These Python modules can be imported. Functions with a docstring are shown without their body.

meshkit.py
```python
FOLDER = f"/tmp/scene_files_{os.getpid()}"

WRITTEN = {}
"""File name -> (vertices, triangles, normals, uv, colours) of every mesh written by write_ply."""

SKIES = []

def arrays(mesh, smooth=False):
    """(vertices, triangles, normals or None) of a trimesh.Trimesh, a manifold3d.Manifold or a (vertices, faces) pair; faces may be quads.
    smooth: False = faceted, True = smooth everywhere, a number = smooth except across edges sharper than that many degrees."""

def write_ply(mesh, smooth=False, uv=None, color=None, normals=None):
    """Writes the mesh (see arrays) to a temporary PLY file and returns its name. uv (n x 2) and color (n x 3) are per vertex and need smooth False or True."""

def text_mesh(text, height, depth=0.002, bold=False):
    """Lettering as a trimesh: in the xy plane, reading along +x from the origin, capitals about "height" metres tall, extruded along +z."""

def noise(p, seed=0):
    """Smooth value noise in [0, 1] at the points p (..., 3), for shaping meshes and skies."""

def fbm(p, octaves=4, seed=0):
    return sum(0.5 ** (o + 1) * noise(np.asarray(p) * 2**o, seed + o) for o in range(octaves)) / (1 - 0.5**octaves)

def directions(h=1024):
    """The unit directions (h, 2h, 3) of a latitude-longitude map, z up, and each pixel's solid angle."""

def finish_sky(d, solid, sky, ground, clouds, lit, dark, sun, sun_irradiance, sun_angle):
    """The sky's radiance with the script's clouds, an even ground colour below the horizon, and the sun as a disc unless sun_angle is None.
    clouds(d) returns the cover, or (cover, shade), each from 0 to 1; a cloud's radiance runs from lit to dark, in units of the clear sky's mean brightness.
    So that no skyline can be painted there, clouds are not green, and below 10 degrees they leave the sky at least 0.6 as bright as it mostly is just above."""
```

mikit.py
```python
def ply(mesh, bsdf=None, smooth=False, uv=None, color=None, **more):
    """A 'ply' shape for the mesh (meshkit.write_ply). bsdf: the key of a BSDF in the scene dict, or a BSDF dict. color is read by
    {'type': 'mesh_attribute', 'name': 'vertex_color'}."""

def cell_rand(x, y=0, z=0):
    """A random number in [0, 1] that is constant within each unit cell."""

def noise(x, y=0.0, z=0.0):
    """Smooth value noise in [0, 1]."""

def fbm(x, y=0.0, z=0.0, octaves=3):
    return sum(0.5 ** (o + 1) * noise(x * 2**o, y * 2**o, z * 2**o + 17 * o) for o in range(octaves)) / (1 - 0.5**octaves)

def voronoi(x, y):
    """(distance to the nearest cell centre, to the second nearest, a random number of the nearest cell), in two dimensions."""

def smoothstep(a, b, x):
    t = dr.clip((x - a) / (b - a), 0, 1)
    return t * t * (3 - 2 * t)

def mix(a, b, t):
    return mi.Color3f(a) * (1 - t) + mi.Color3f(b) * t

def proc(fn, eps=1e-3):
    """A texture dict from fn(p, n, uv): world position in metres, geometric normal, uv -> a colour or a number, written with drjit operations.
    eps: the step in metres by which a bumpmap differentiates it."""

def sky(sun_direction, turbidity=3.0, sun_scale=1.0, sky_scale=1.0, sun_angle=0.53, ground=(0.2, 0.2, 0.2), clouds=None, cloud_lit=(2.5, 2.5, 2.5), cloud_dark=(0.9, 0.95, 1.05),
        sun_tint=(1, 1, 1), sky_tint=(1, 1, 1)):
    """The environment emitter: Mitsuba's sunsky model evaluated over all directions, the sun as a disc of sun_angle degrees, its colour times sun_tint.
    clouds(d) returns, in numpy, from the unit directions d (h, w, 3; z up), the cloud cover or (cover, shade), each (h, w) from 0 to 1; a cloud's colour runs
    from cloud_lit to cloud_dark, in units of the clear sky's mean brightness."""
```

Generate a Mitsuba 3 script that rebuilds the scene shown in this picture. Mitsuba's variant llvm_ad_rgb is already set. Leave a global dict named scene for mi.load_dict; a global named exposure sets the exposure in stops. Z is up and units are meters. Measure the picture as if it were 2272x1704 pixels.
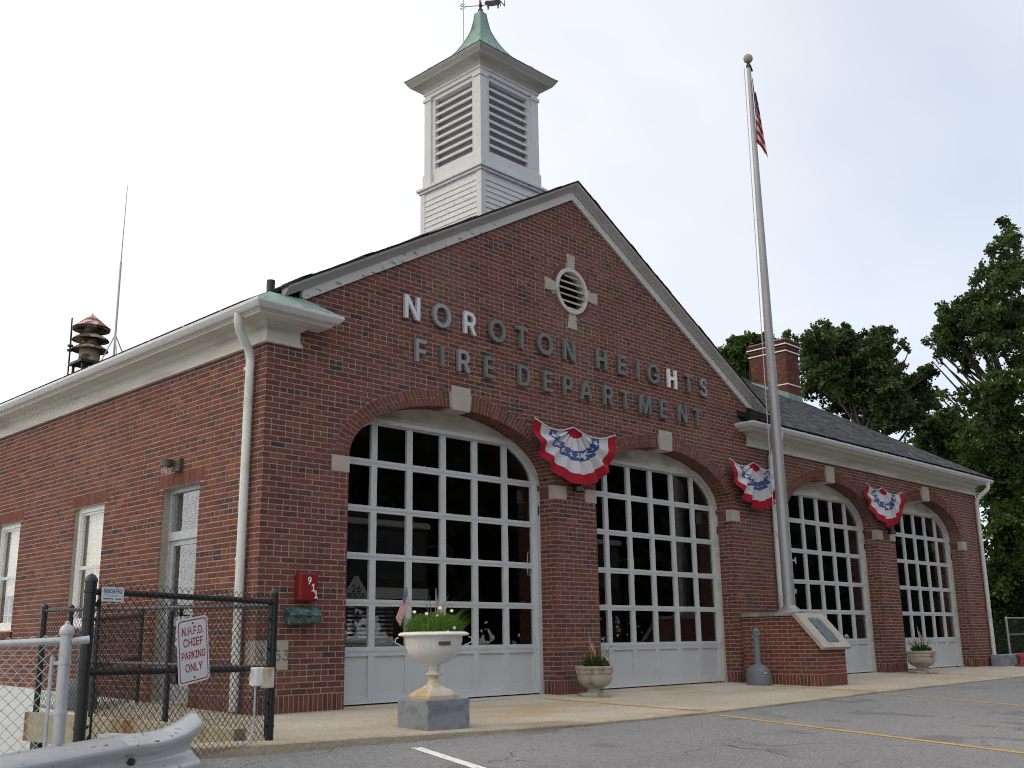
import math
import numpy as np
import trimesh
import mitsuba as mi
import drjit as dr
import manifold3d
import mikit
import meshkit
from shapely.geometry import Polygon, box as sbox, Point, LineString
from shapely.ops import unary_union
from shapely.prepared import prep

# ------------------------------------------------------------------ camera, sky, exposure
scene, labels = {}, {}
CAM = np.array([-6.739, -10.644, 0.737])
FWD = np.array([0.69657, 0.67698, 0.23768])
UP = np.array([-0.15961, -0.17675, 0.97123])
scene['camera'] = {'type': 'perspective', 'fov': 51.605, 'fov_axis': 'x', 'near_clip': 0.05, 'far_clip': 1500.0,
                   'to_world': mi.ScalarTransform4f().look_at(origin=CAM.tolist(), target=(CAM + FWD).tolist(), up=UP.tolist())}
SUN = np.array([-0.80, 0.42, 0.62])
SUN = SUN / np.linalg.norm(SUN)


def cloud_cover(d):
    g = np.clip(d @ SUN, -1, 1)
    q = d / np.maximum(d[..., 2:3] + 0.25, 0.12)
    n = meshkit.fbm(q * np.array([0.9, 1.6, 1.0]) + 3.1, 5, 4)
    az = d[..., 0] * 0.82 - d[..., 1] * 0.57
    cover = np.clip(1.05 - 0.62 * np.clip(az + 0.15, 0, 1) + 1.1 * (n - 0.5), 0.52, 1)
    shade = np.clip(0.20 - 0.35 * g + 0.5 * (n - 0.5), 0, 1)
    return cover, shade


scene['sky'] = mikit.sky(SUN.tolist(), turbidity=3.5, sun_scale=0.12, sun_angle=45.0, clouds=cloud_cover,
                         cloud_lit=(2.3, 2.3, 2.3), cloud_dark=(1.75, 1.8, 1.88))
exposure = 2.46

# ------------------------------------------------------------------ small helpers
R = np.random.default_rng(7)
COUNT = {}


def numbered(name):
    n = COUNT.get(name, 0)
    COUNT[name] = n + 1
    return name if n == 0 else f'{name}_{n:03d}'


def put(key, mesh, bsdf, smooth=False, color=None, to_world=None):
    """one entry of the scene"""
    key = key if key in labels and key not in scene else numbered(key)
    more = {} if to_world is None else {'to_world': to_world}
    if isinstance(mesh, B):
        if color is None and mesh.c:
            color = mesh.colors()
        mesh = mesh.mesh()
    scene[key] = mikit.ply(mesh, bsdf, smooth=smooth, color=color, **more)
    return key


GROUPS = {'bunting': 'star buntings hung between the arched doors', 'ash can': 'grey plastic cigarette receptacles', 'planter': 'cast stone planters on the apron', 'plant': 'potted plants', 'spotlight': 'small spotlights under the buntings', 'fire engine': 'fire engines behind the garage doors'}


def thing(key, label, category, group=None):
    key = numbered(key)
    labels[key] = {'label': label, 'category': category}
    group = group or GROUPS.get(category)
    if group:
        labels[key]['group'] = group
    return key


def struct(key, label=None):
    labels[key] = {'kind': 'structure'}
    if label:
        labels[key]['label'] = label


class B:
    """collects pieces into one mesh (vertices, triangles, colours)"""

    def __init__(self):
        self.v, self.f, self.c, self.n = [], [], [], 0

    def add(self, v, f, col=None):
        v = np.asarray(v, float)
        f = np.asarray(f, int)
        if f.shape[1] == 4:
            f = np.vstack([f[:, [0, 1, 2]], f[:, [0, 2, 3]]])
        self.v.append(v)
        self.f.append(f + self.n)
        self.n += len(v)
        if col is not None:
            self.c.append(np.broadcast_to(np.asarray(col, float), (len(v), 3)))
        return self

    def tri(self, m, col=None):
        return self.add(m.vertices, m.faces, col)

    def box(self, x0, x1, y0, y1, z0, z1, col=None):
        return self.add(*bx(x0, x1, y0, y1, z0, z1), col)

    def mesh(self):
        return trimesh.Trimesh(np.vstack(self.v), np.vstack(self.f), process=False)

    def colors(self):
        return np.vstack(self.c)


QF = np.array([[0, 3, 2, 1], [4, 5, 6, 7], [0, 1, 5, 4], [1, 2, 6, 5], [2, 3, 7, 6], [3, 0, 4, 7]])


def bx(x0, x1, y0, y1, z0, z1):
    v = np.array([[x0, y0, z0], [x1, y0, z0], [x1, y1, z0], [x0, y1, z0], [x0, y0, z1], [x1, y0, z1], [x1, y1, z1], [x0, y1, z1]], float)
    return v, QF


def obox(c, e1, e2, e3):
    """box with centre c and three half-axis vectors"""
    c, e1, e2, e3 = (np.asarray(a, float) for a in (c, e1, e2, e3))
    s = [(-1, -1, -1), (1, -1, -1), (1, 1, -1), (-1, 1, -1), (-1, -1, 1), (1, -1, 1), (1, 1, 1), (-1, 1, 1)]
    return np.array([c + a * e1 + b * e2 + d * e3 for a, b, d in s]), QF


def rbox(x0, x1, y0, y1, z0, z1, r=0.01, seg=8):
    """box with rounded edges"""
    s = manifold3d.Manifold.sphere(r, seg)
    pts = [s.translate([x, y, z]) for x in (x0 + r, x1 - r) for y in (y0 + r, y1 - r) for z in (z0 + r, z1 - r)]
    m = manifold3d.Manifold.batch_hull(pts).to_mesh()
    return trimesh.Trimesh(np.array(m.vert_properties[:, :3]), np.array(m.tri_verts), process=False)


def tube(pts, r, sides=8, caps=True, closed=False):
    p = np.asarray(pts, float)
    rr = np.broadcast_to(np.asarray(r, float), (len(p),))
    t = np.gradient(p, axis=0)
    if closed:
        t = np.roll(p, -1, 0) - np.roll(p, 1, 0)
    t /= np.linalg.norm(t, axis=1, keepdims=True) + 1e-12
    a = np.cross(t[0], [0, 0, 1.0] if abs(t[0][2]) < 0.9 else [1.0, 0, 0])
    A = []
    for k in range(len(p)):
        a = a - t[k] * (a @ t[k])
        a /= np.linalg.norm(a) + 1e-12
        A.append(a)
    A = np.array(A)
    Bv = np.cross(t, A)
    ang = np.arange(sides) * 2 * np.pi / sides
    v = p[:, None] + rr[:, None, None] * (np.cos(ang)[None, :, None] * A[:, None] + np.sin(ang)[None, :, None] * Bv[:, None])
    f = []
    L = len(p)
    for i in range(L if closed else L - 1):
        for j in range(sides):
            k = (i + 1) % L
            f.append([i * sides + j, i * sides + (j + 1) % sides, k * sides + (j + 1) % sides, k * sides + j])
    v = v.reshape(-1, 3)
    f = np.array(f)
    f = np.vstack([f[:, [0, 1, 2]], f[:, [0, 2, 3]]])
    if caps and not closed:
        v = np.vstack([v, p[0], p[-1]])
        n = len(v)
        c0 = [[n - 2, (j + 1) % sides, j] for j in range(sides)]
        o = (L - 1) * sides
        c1 = [[n - 1, o + j, o + (j + 1) % sides] for j in range(sides)]
        f = np.vstack([f, c0, c1])
    return v, f


def lathe(profile, sides=32, center=(0, 0, 0), shape=None):
    """profile: list of (radius, z). shape(angle) scales the radius"""
    pr = np.asarray(profile, float)
    ang = np.arange(sides) * 2 * np.pi / sides
    s = np.ones(sides) if shape is None else shape(ang)
    v = np.stack([pr[:, 0][:, None] * (np.cos(ang) * s)[None], pr[:, 0][:, None] * (np.sin(ang) * s)[None], np.repeat(pr[:, 1][:, None], sides, 1)], -1)
    i, j = np.meshgrid(np.arange(len(pr) - 1), np.arange(sides), indexing='ij')
    q = np.stack([i * sides + j, i * sides + (j + 1) % sides, (i + 1) * sides + (j + 1) % sides, (i + 1) * sides + j], -1).reshape(-1, 4)
    return v.reshape(-1, 3) + np.asarray(center, float), np.vstack([q[:, [0, 1, 2]], q[:, [0, 2, 3]]])


def polys(g):
    if g.is_empty:
        return []
    if g.geom_type == 'Polygon':
        return [g]
    return [p for p in getattr(g, 'geoms', []) for p in polys(p)]


def ext(g, a, b, plane='xz'):
    """extrudes a polygon given in the plane from depth a to b along the third axis; returns (v, f)"""
    V, F, n = [], [], 0
    for p in polys(g):
        if p.area < 1e-6:
            continue
        m = trimesh.creation.extrude_polygon(p, 1.0, engine='earcut')
        V.append(np.array(m.vertices))
        F.append(np.array(m.faces) + n)
        n += len(m.vertices)
    v, f = np.vstack(V), np.vstack(F)
    d = a + (b - a) * v[:, 2]
    if plane == 'xz':
        return np.stack([v[:, 0], d, v[:, 1]], 1), f[:, ::-1]
    if plane == 'yz':
        return np.stack([d, v[:, 0], v[:, 1]], 1), f
    return np.stack([v[:, 0], v[:, 1], d], 1), f


def sweep(path, profile, close_ends=True):
    """profile [(outward distance, z)] carried along a plan path with mitred corners; outward is to the right of the path"""
    P = np.asarray(path, float)
    pr = np.asarray(profile, float)
    d = np.diff(P, axis=0)
    d /= np.linalg.norm(d, axis=1, keepdims=True)
    nr = np.stack([d[:, 1], -d[:, 0]], 1)
    rings = []
    for k in range(len(P)):
        if k == 0:
            m = nr[0]
        elif k == len(P) - 1:
            m = nr[-1]
        else:
            m = nr[k - 1] + nr[k]
            m = m / (m @ nr[k])
        rings.append(np.stack([P[k, 0] + pr[:, 0] * m[0], P[k, 1] + pr[:, 0] * m[1], pr[:, 1]], 1))
    v = np.vstack(rings)
    n = len(pr)
    f = []
    for k in range(len(P) - 1):
        for j in range(n):
            f.append([k * n + j, (k + 1) * n + j, (k + 1) * n + (j + 1) % n, k * n + (j + 1) % n])
    f = np.array(f)
    f = np.vstack([f[:, [0, 1, 2]], f[:, [0, 2, 3]]])
    if close_ends:
        pv, pf = trimesh.creation.triangulate_polygon(Polygon(pr), engine='earcut')
        if len(pv) == n:
            o = (len(P) - 1) * n
            f = np.vstack([f, pf, pf[:, ::-1] + o])
    return v, f


def rot(v, deg, c=(0, 0)):
    a = math.radians(deg)
    v = np.array(v, float)
    x, y = v[:, 0] - c[0], v[:, 1] - c[1]
    v[:, 0] = c[0] + x * math.cos(a) - y * math.sin(a)
    v[:, 1] = c[1] + x * math.sin(a) + y * math.cos(a)
    return v


def text(s, h, depth=0.004, bold=False):
    m = meshkit.text_mesh(s, h, depth, bold)
    return np.array(m.vertices), np.array(m.faces)


def place(v, origin, right, up, out):
    return np.asarray(origin, float) + v[:, :1] * np.asarray(right, float) + v[:, 1:2] * np.asarray(up, float) + v[:, 2:3] * np.asarray(out, float)


# ------------------------------------------------------------------ materials
def rgb(*c):
    return {'type': 'rgb', 'value': list(c)}


def prin(name, col, rough=0.6, metal=0.0, spec=0.4, **k):
    scene[name] = {'type': 'twosided', 'b': {'type': 'principled', 'base_color': col if isinstance(col, dict) else rgb(*col), 'roughness': rough, 'metallic': metal, 'specular': spec, **k}}


def C(*c):
    return mi.Color3f(*c)


fbm, mix, sst = mikit.fbm, mikit.mix, mikit.smoothstep
VC = {'type': 'mesh_attribute', 'name': 'vertex_color'}


def bumpy(name, col, height, scale=1.0, eps=2e-3, rough=0.8, spec=0.3):
    scene[name] = {'type': 'twosided', 'b': {'type': 'bumpmap', 'scale': scale, 'tex': mikit.proc(height, eps),
                                             'b': {'type': 'principled', 'base_color': col, 'roughness': rough, 'specular': spec}}}


# bricks: colour per brick in the mesh, weathering by noise on top
scene['brick_mat'] = {'type': 'twosided', 'b': {'type': 'blendbsdf', 'weight': mikit.proc(lambda p, n, uv: 0.05 + 0.45 * sst(0.45, 0.85, fbm(p.x * 0.7 + 4.0, p.y * 0.7, p.z * 0.35, 4)) * fbm(p.x * 40, p.y * 40, p.z * 40, 2)),
                      'a': {'type': 'principled', 'base_color': VC, 'roughness': 0.85, 'specular': 0.25},
                      'b': {'type': 'principled', 'base_color': rgb(0.26, 0.17, 0.14), 'roughness': 0.9, 'specular': 0.2}}}
prin('mortar_mat', mikit.proc(lambda p, n, uv: mix(C(0.31, 0.27, 0.215), C(0.41, 0.365, 0.30), fbm(p.x * 3, p.y * 3, p.z * 3, 3))), 0.95, spec=0.1)
prin('limestone_mat', mikit.proc(lambda p, n, uv: mix(C(0.36, 0.32, 0.27), C(0.47, 0.43, 0.37), fbm(p.x * 5, p.y * 5, p.z * 7, 4))), 0.85, spec=0.2)
prin('bluestone_mat', mikit.proc(lambda p, n, uv: mix(C(0.17, 0.175, 0.155), C(0.36, 0.35, 0.31), sst(0.25, 0.75, fbm(p.x * 6, p.y * 6, p.z * 6, 4)))), 0.8, spec=0.25)
prin('trim_paint', mikit.proc(lambda p, n, uv: mix(C(0.53, 0.515, 0.465), C(0.37, 0.34, 0.285), sst(0.45, 0.8, fbm(p.x * 1.1, p.y * 1.1, p.z * 6, 4)) * 0.8)), 0.5, spec=0.35)
prin('rake_paint', mikit.proc(lambda p, n, uv: mix(mix(C(0.62, 0.62, 0.61), C(0.50, 0.49, 0.46), fbm(p.x * 2, p.y * 2, p.z * 2, 3)), C(0.24, 0.22, 0.20),
     sst(0.62, 0.70, fbm(p.x * 7, p.y * 7, p.z * 18, 3)) * sst(0.42, 0.60, fbm(p.x * 0.9 + 7, p.y, p.z * 0.9, 2)))), 0.55, spec=0.3)
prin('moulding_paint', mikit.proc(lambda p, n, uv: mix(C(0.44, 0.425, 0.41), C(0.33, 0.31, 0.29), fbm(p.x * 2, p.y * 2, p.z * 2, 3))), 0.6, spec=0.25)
prin('cupola_paint', mikit.proc(lambda p, n, uv: mix(mix(C(0.64, 0.65, 0.67), C(0.58, 0.585, 0.60), fbm(p.x * 2, p.y * 2, p.z * 1.3, 3)), C(0.34, 0.32, 0.29), sst(0.70, 0.76, fbm(p.x * 9, p.y * 9, p.z * 14, 4)) * 0.6)), 0.55, spec=0.3)
prin('door_paint', mikit.proc(lambda p, n, uv: mix(C(0.565, 0.59, 0.615), C(0.50, 0.515, 0.525), fbm(p.x * 2.0, p.y * 2, p.z * 2.4, 4))), 0.42, spec=0.4)
prin('tympanum_paint', mikit.proc(lambda p, n, uv: mix(C(0.40, 0.38, 0.33), C(0.60, 0.58, 0.52), sst(0.35, 0.7, fbm(p.x * 2.5, p.y, p.z * 3, 3)))), 0.7, spec=0.2)
prin('gutter_paint', (0.58, 0.59, 0.60), 0.3, spec=0.5)
prin('downspout_paint', mikit.proc(lambda p, n, uv: mix(C(0.62, 0.64, 0.62), C(0.48, 0.47, 0.43), sst(0.55, 0.8, fbm(p.x * 8, p.y * 8, p.z * 2.5, 3)))), 0.35, spec=0.5)
scene['pane_glass'] = {'type': 'thindielectric', 'int_ior': 1.5}
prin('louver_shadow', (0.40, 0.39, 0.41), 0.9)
scene['side_glass'] = {'type': 'thindielectric', 'int_ior': 2.1}
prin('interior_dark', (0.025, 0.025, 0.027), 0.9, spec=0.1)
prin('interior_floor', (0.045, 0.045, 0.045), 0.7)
prin('shade_cloth', (0.62, 0.60, 0.52), 0.8)
scene['shingle_mat'] = {'type': 'twosided', 'b': {'type': 'principled', 'base_color': VC, 'roughness': 0.95, 'specular': 0.15}}
prin('tar_mat', (0.03, 0.03, 0.032), 0.9, spec=0.15)


def patina(p, n, uv):
    a = fbm(p.x * 5, p.y * 5, p.z * 1.6, 4)
    b = fbm(p.x * 11 + 9, p.y * 11, p.z * 3, 3)
    return mix(mix(C(0.15, 0.26, 0.235), C(0.27, 0.39, 0.355), a), C(0.10, 0.11, 0.10), sst(0.62, 0.8, b) * 0.7)


prin('copper_mat', mikit.proc(patina), 0.6, 0.15)
prin('bronze_mat', mikit.proc(lambda p, n, uv: mix(C(0.045, 0.075, 0.08), C(0.12, 0.20, 0.19), sst(0.3, 0.7, fbm(p.x * 18, p.y * 18, p.z * 12, 3)))), 0.45, 0.3)
prin('black_coat', (0.014, 0.014, 0.016), 0.35, spec=0.5)
prin('rail_black', (0.05, 0.05, 0.053), 0.28, spec=0.8)
prin('mesh_black', (0.012, 0.012, 0.013), 0.5, spec=0.3)
prin('galvanized', mikit.proc(lambda p, n, uv: mix(C(0.34, 0.36, 0.39), C(0.52, 0.54, 0.57), fbm(p.x * 30, p.y * 30, p.z * 14, 3))), 0.42, 0.35)
prin('rail_steel', mikit.proc(lambda p, n, uv: mix(mix(C(0.43, 0.44, 0.45), C(0.58, 0.59, 0.60), fbm(p.x * 7, p.y * 7, p.z * 20, 4)), C(0.22, 0.13, 0.07),
     sst(0.70, 0.76, fbm(p.x * 26 + 3, p.y * 26, p.z * 60, 3)) * 0.8)), 0.36, 0.3)
prin('aluminium', mikit.proc(lambda p, n, uv: mix(C(0.30, 0.30, 0.31), C(0.42, 0.42, 0.43), fbm(p.x * 12, p.y * 12, p.z * 1.2, 3))), 0.45, 0.45)
prin('letter_sky_sheen', (0.66, 0.67, 0.70), 0.32, 0.3)  # sky reflected by the cleaner metal letters, put into the base colour
prin('letter_mid', (0.30, 0.31, 0.33), 0.4, 0.3)
prin('letter_dull', mikit.proc(lambda p, n, uv: mix(C(0.12, 0.135, 0.13), C(0.20, 0.215, 0.21), fbm(p.x * 9, p.y * 9, p.z * 9, 3))), 0.5, 0.15)
prin('red_paint', (0.21, 0.012, 0.014), 0.4)
prin('red_plastic', mikit.proc(lambda p, n, uv: mix(C(0.20, 0.012, 0.01), C(0.34, 0.03, 0.02), fbm(p.x * 9, p.y * 9, p.z * 9, 3))), 0.5)
prin('white_paint', (0.78, 0.78, 0.77), 0.45)
prin('sign_white', (0.62, 0.64, 0.66), 0.35)
prin('sign_red', (0.30, 0.028, 0.03), 0.4)
prin('sign_blue', (0.05, 0.10, 0.24), 0.4)
prin('engrave_mat', (0.16, 0.155, 0.15), 0.9)
prin('grey_block_paint', mikit.proc(lambda p, n, uv: mix(C(0.235, 0.255, 0.285), C(0.16, 0.175, 0.195), sst(0.45, 0.75, fbm(p.x * 9, p.y * 9, p.z * 9, 4)))), 0.6)
prin('ash_plastic', (0.165, 0.185, 0.205), 0.5)
prin('cream_plastic', mikit.proc(lambda p, n, uv: mix(C(0.60, 0.56, 0.46), C(0.40, 0.31, 0.16), sst(0.35, 0.7, fbm(p.x * 14, p.y * 14, p.z * 5, 3)))), 0.5)
prin('dark_metal', (0.035, 0.034, 0.033), 0.45, 0.2)
prin('lamp_bronze', (0.10, 0.085, 0.07), 0.5, 0.2)
prin('chrome', (0.75, 0.76, 0.78), 0.12, 1.0)
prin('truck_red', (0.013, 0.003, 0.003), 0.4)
prin('truck_white', (0.22, 0.23, 0.22), 0.4)
prin('lens_amber', (0.45, 0.10, 0.02), 0.25)
prin('cloth_red', (0.34, 0.016, 0.03), 0.85, spec=0.1, sheen=0.4)
prin('cloth_white', (0.54, 0.53, 0.56), 0.85, spec=0.1, sheen=0.4)
prin('cloth_blue', (0.06, 0.10, 0.24), 0.85, spec=0.1, sheen=0.4)
prin('wood_stick', (0.42, 0.31, 0.16), 0.7)
prin('soil', (0.03, 0.024, 0.018), 0.95)
scene['leaf_mat'] = {'type': 'principledthin', 'base_color': VC, 'roughness': 0.6, 'diff_trans': 0.7, 'spec_trans': 0.0, 'eta': 1.3}
prin('bark', mikit.proc(lambda p, n, uv: mix(C(0.05, 0.042, 0.035), C(0.13, 0.11, 0.09), fbm(p.x * 8, p.y * 8, p.z * 2, 4))), 0.95)


def rust(p, n, uv):
    w = fbm(p.x * 7, p.y * 7, p.z * 3.0, 4)
    low = sst(0.36, 0.18, p.z)
    face = sst(0.50, 0.66, fbm(p.x * 4 + 2, p.y * 4, p.z * 1.2, 3))
    r = dr.clip(low * (0.35 + 1.1 * w) + 0.75 * face * sst(0.35, 0.65, w), 0, 1)
    return mix(C(0.66, 0.66, 0.64), mix(C(0.45, 0.29, 0.12), C(0.52, 0.42, 0.24), fbm(p.x * 40, p.y * 40, p.z * 40, 2)), dr.clip(r * 1.1, 0, 0.95))


prin('iron_paint', mikit.proc(rust), 0.5)
prin('cast_stone', mikit.proc(lambda p, n, uv: mix(C(0.40, 0.37, 0.30), C(0.22, 0.20, 0.155), sst(0.45, 0.75, fbm(p.x * 10, p.y * 10, p.z * 6, 4)))), 0.9, spec=0.15)


def asphalt(p, n, uv):
    big = fbm(p.x * 0.45, p.y * 0.6, 0, 4)
    grit = 0.5 * fbm(p.x * 150, p.y * 150, p.z * 40, 2) + 0.5 * fbm(p.x * 48, p.y * 48, 7.0, 2)
    base = mix(C(0.150, 0.149, 0.153), C(0.205, 0.203, 0.205), big)
    base = base * (0.35 + 1.30 * grit)
    f1, f2, k = mikit.voronoi(p.x * 0.42 + 0.35 * fbm(p.x * 2, p.y * 2, 0, 3), p.y * 0.75 + 0.35 * fbm(p.x * 2 + 9, p.y * 2, 0, 3))
    crack = sst(0.014, 0.004, f2 - f1) * sst(0.56, 0.66, fbm(p.x * 0.6 + 5, p.y * 0.6, 0, 2))
    stone = sst(0.80, 0.86, mikit.noise(p.x * 95, p.y * 95, 3.0))
    oil = sst(0.66, 0.78, fbm(p.x * 1.7 + 20, p.y * 1.7, 0, 3))
    return mix(mix(mix(base, C(0.36, 0.35, 0.33), stone * 0.55), C(0.05, 0.05, 0.052), oil * 0.35), C(0.03, 0.03, 0.03), crack * 0.7)


bumpy('asphalt_mat', mikit.proc(asphalt), lambda p, n, uv: fbm(p.x * 120, p.y * 120, p.z * 30, 2) * 0.004, 1.0, 3e-3, 0.9, 0.25)


def apron_col(p, n, uv):
    a = fbm(p.x * 0.9, p.y * 1.6, 0, 4)
    b = fbm(p.x * 60, p.y * 60, p.z * 20, 2)
    c = mix(C(0.30, 0.262, 0.205), C(0.415, 0.372, 0.305), a) * (0.72 + 0.56 * b)
    stain = sst(0.52, 0.74, fbm(p.x * 0.7 + 3, p.y * 2.2 + 8, 0, 4))
    green = sst(0.10, 0.02, dr.abs(p.y + 0.07)) * sst(0.45, 0.6, fbm(p.x * 1.3, 2.0, 0, 2))
    pit = sst(0.80, 0.88, mikit.noise(p.x * 42, p.y * 42, 1.0))
    c = mix(c, C(0.33, 0.235, 0.12), stain * 0.55)
    c = mix(c, C(0.20, 0.16, 0.12), pit * 0.6)
    return mix(c, C(0.16, 0.20, 0.145), green * 0.6)


bumpy('apron_mat', mikit.proc(apron_col), lambda p, n, uv: fbm(p.x * 70, p.y * 70, p.z * 20, 2) * 0.003, 1.0, 3e-3, 0.9, 0.2)


def kerb_col(p, n, uv):
    a = fbm(p.x * 2.2, p.y * 2.2, p.z * 6, 4)
    b = fbm(p.x * 50, p.y * 50, p.z * 50, 2)
    c = mix(C(0.29, 0.245, 0.175), C(0.43, 0.38, 0.30), a) * (0.70 + 0.6 * b)
    return mix(c, C(0.21, 0.155, 0.10), 0.6 * sst(0.50, 0.68, fbm(p.x * 1.1 + 9, p.y * 1.1, p.z * 9, 3)))


bumpy('kerb_mat', mikit.proc(kerb_col), lambda p, n, uv: fbm(p.x * 28, p.y * 28, p.z * 28, 3) * 0.012, 1.0, 4e-3, 0.9, 0.2)


def slab_col(p, n, uv):
    s = fbm(p.y * 3.4, 1.0, p.z * 0.5, 3)
    return mix(C(0.30, 0.27, 0.19), C(0.20, 0.10, 0.03), sst(0.42, 0.68, s)) * (0.7 + 0.6 * fbm(p.x * 20, p.y * 20, p.z * 20, 3))


prin('stained_concrete', mikit.proc(slab_col), 0.9)
prin('foundation_paint', mikit.proc(lambda p, n, uv: mix(C(0.50, 0.53, 0.52), C(0.62, 0.65, 0.64), fbm(p.x * 1.2, p.y * 1.2, p.z * 1.2, 3))), 0.8)
prin('yellow_line_mat', mikit.proc(lambda p, n, uv: mix(C(0.52, 0.30, 0.055), C(0.26, 0.20, 0.12), sst(0.52, 0.70, fbm(p.x * 26, p.y * 26, 0, 4)) * 0.8)), 0.7)
prin('white_line', mikit.proc(lambda p, n, uv: mix(C(0.70, 0.70, 0.69), C(0.30, 0.30, 0.30), sst(0.62, 0.76, fbm(p.x * 30, p.y * 30, 0, 4)) * 0.8)), 0.7)
prin('grass_soil', mikit.proc(lambda p, n, uv: mix(C(0.035, 0.055, 0.018), C(0.05, 0.075, 0.022), fbm(p.x * 2, p.y * 2, 0, 3))), 0.95)
prin('lower_concrete', mikit.proc(lambda p, n, uv: mix(C(0.33, 0.34, 0.33), C(0.45, 0.46, 0.45), fbm(p.x, p.y, 0, 3))), 0.9)

# ------------------------------------------------------------------ ground
ASLOPE = 0.033


def apron_z(y):
    return ASLOPE * y


KERB = np.array([[-3.4, -1.75], [-1.9, -2.2], [-1.35, -2.42], [-0.4, -2.55], [0.6, -2.72], [1.2, -2.88], [2.2, -2.99], [4.5, -3.02], [7.0, -2.86], [9.55, -2.66], [13.0, -2.48], [16.9, -2.32], [22, -2.15], [34, -1.9]])
JOINT = np.array([[-3.4, -1.45], [-1.9, -1.9], [-1.18, -2.12], [-0.4, -2.2], [0.6, -2.34], [1.2, -2.45], [2.2, -2.62], [4.5, -2.70], [7.0, -2.56], [9.55, -2.38], [13.0, -2.22], [16.9, -2.08], [22, -1.93], [34, -1.7]])


def kerb_y(x):
    return np.interp(x, KERB[:, 0], KERB[:, 1])


def joint_y(x):
    return np.interp(x, JOINT[:, 0], JOINT[:, 1])


def kerb_drop(x):
    return np.interp(x, [-2.0, -1.2, 0.2, 1.4, 3.0, 40], [0.095, 0.08, 0.06, 0.038, 0.030, 0.028])


def asphalt_z(x, y):
    ke = kerb_y(x)
    s = ke - y
    return apron_z(ke) - kerb_drop(x) - np.where(s < 12, 0.043 * s, 0.043 * 12 + 0.006 * (s - 12))


def sheet(fn, xs, ts):
    """fn(x, t) -> point"""
    v = np.array([[fn(x, t) for t in ts] for x in xs]).reshape(-1, 3)
    n = len(ts)
    f = []
    for i in range(len(xs) - 1):
        for j in range(n - 1):
            f.append([i * n + j, (i + 1) * n + j, (i + 1) * n + j + 1, i * n + j + 1])
    return v, np.array(f)


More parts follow.
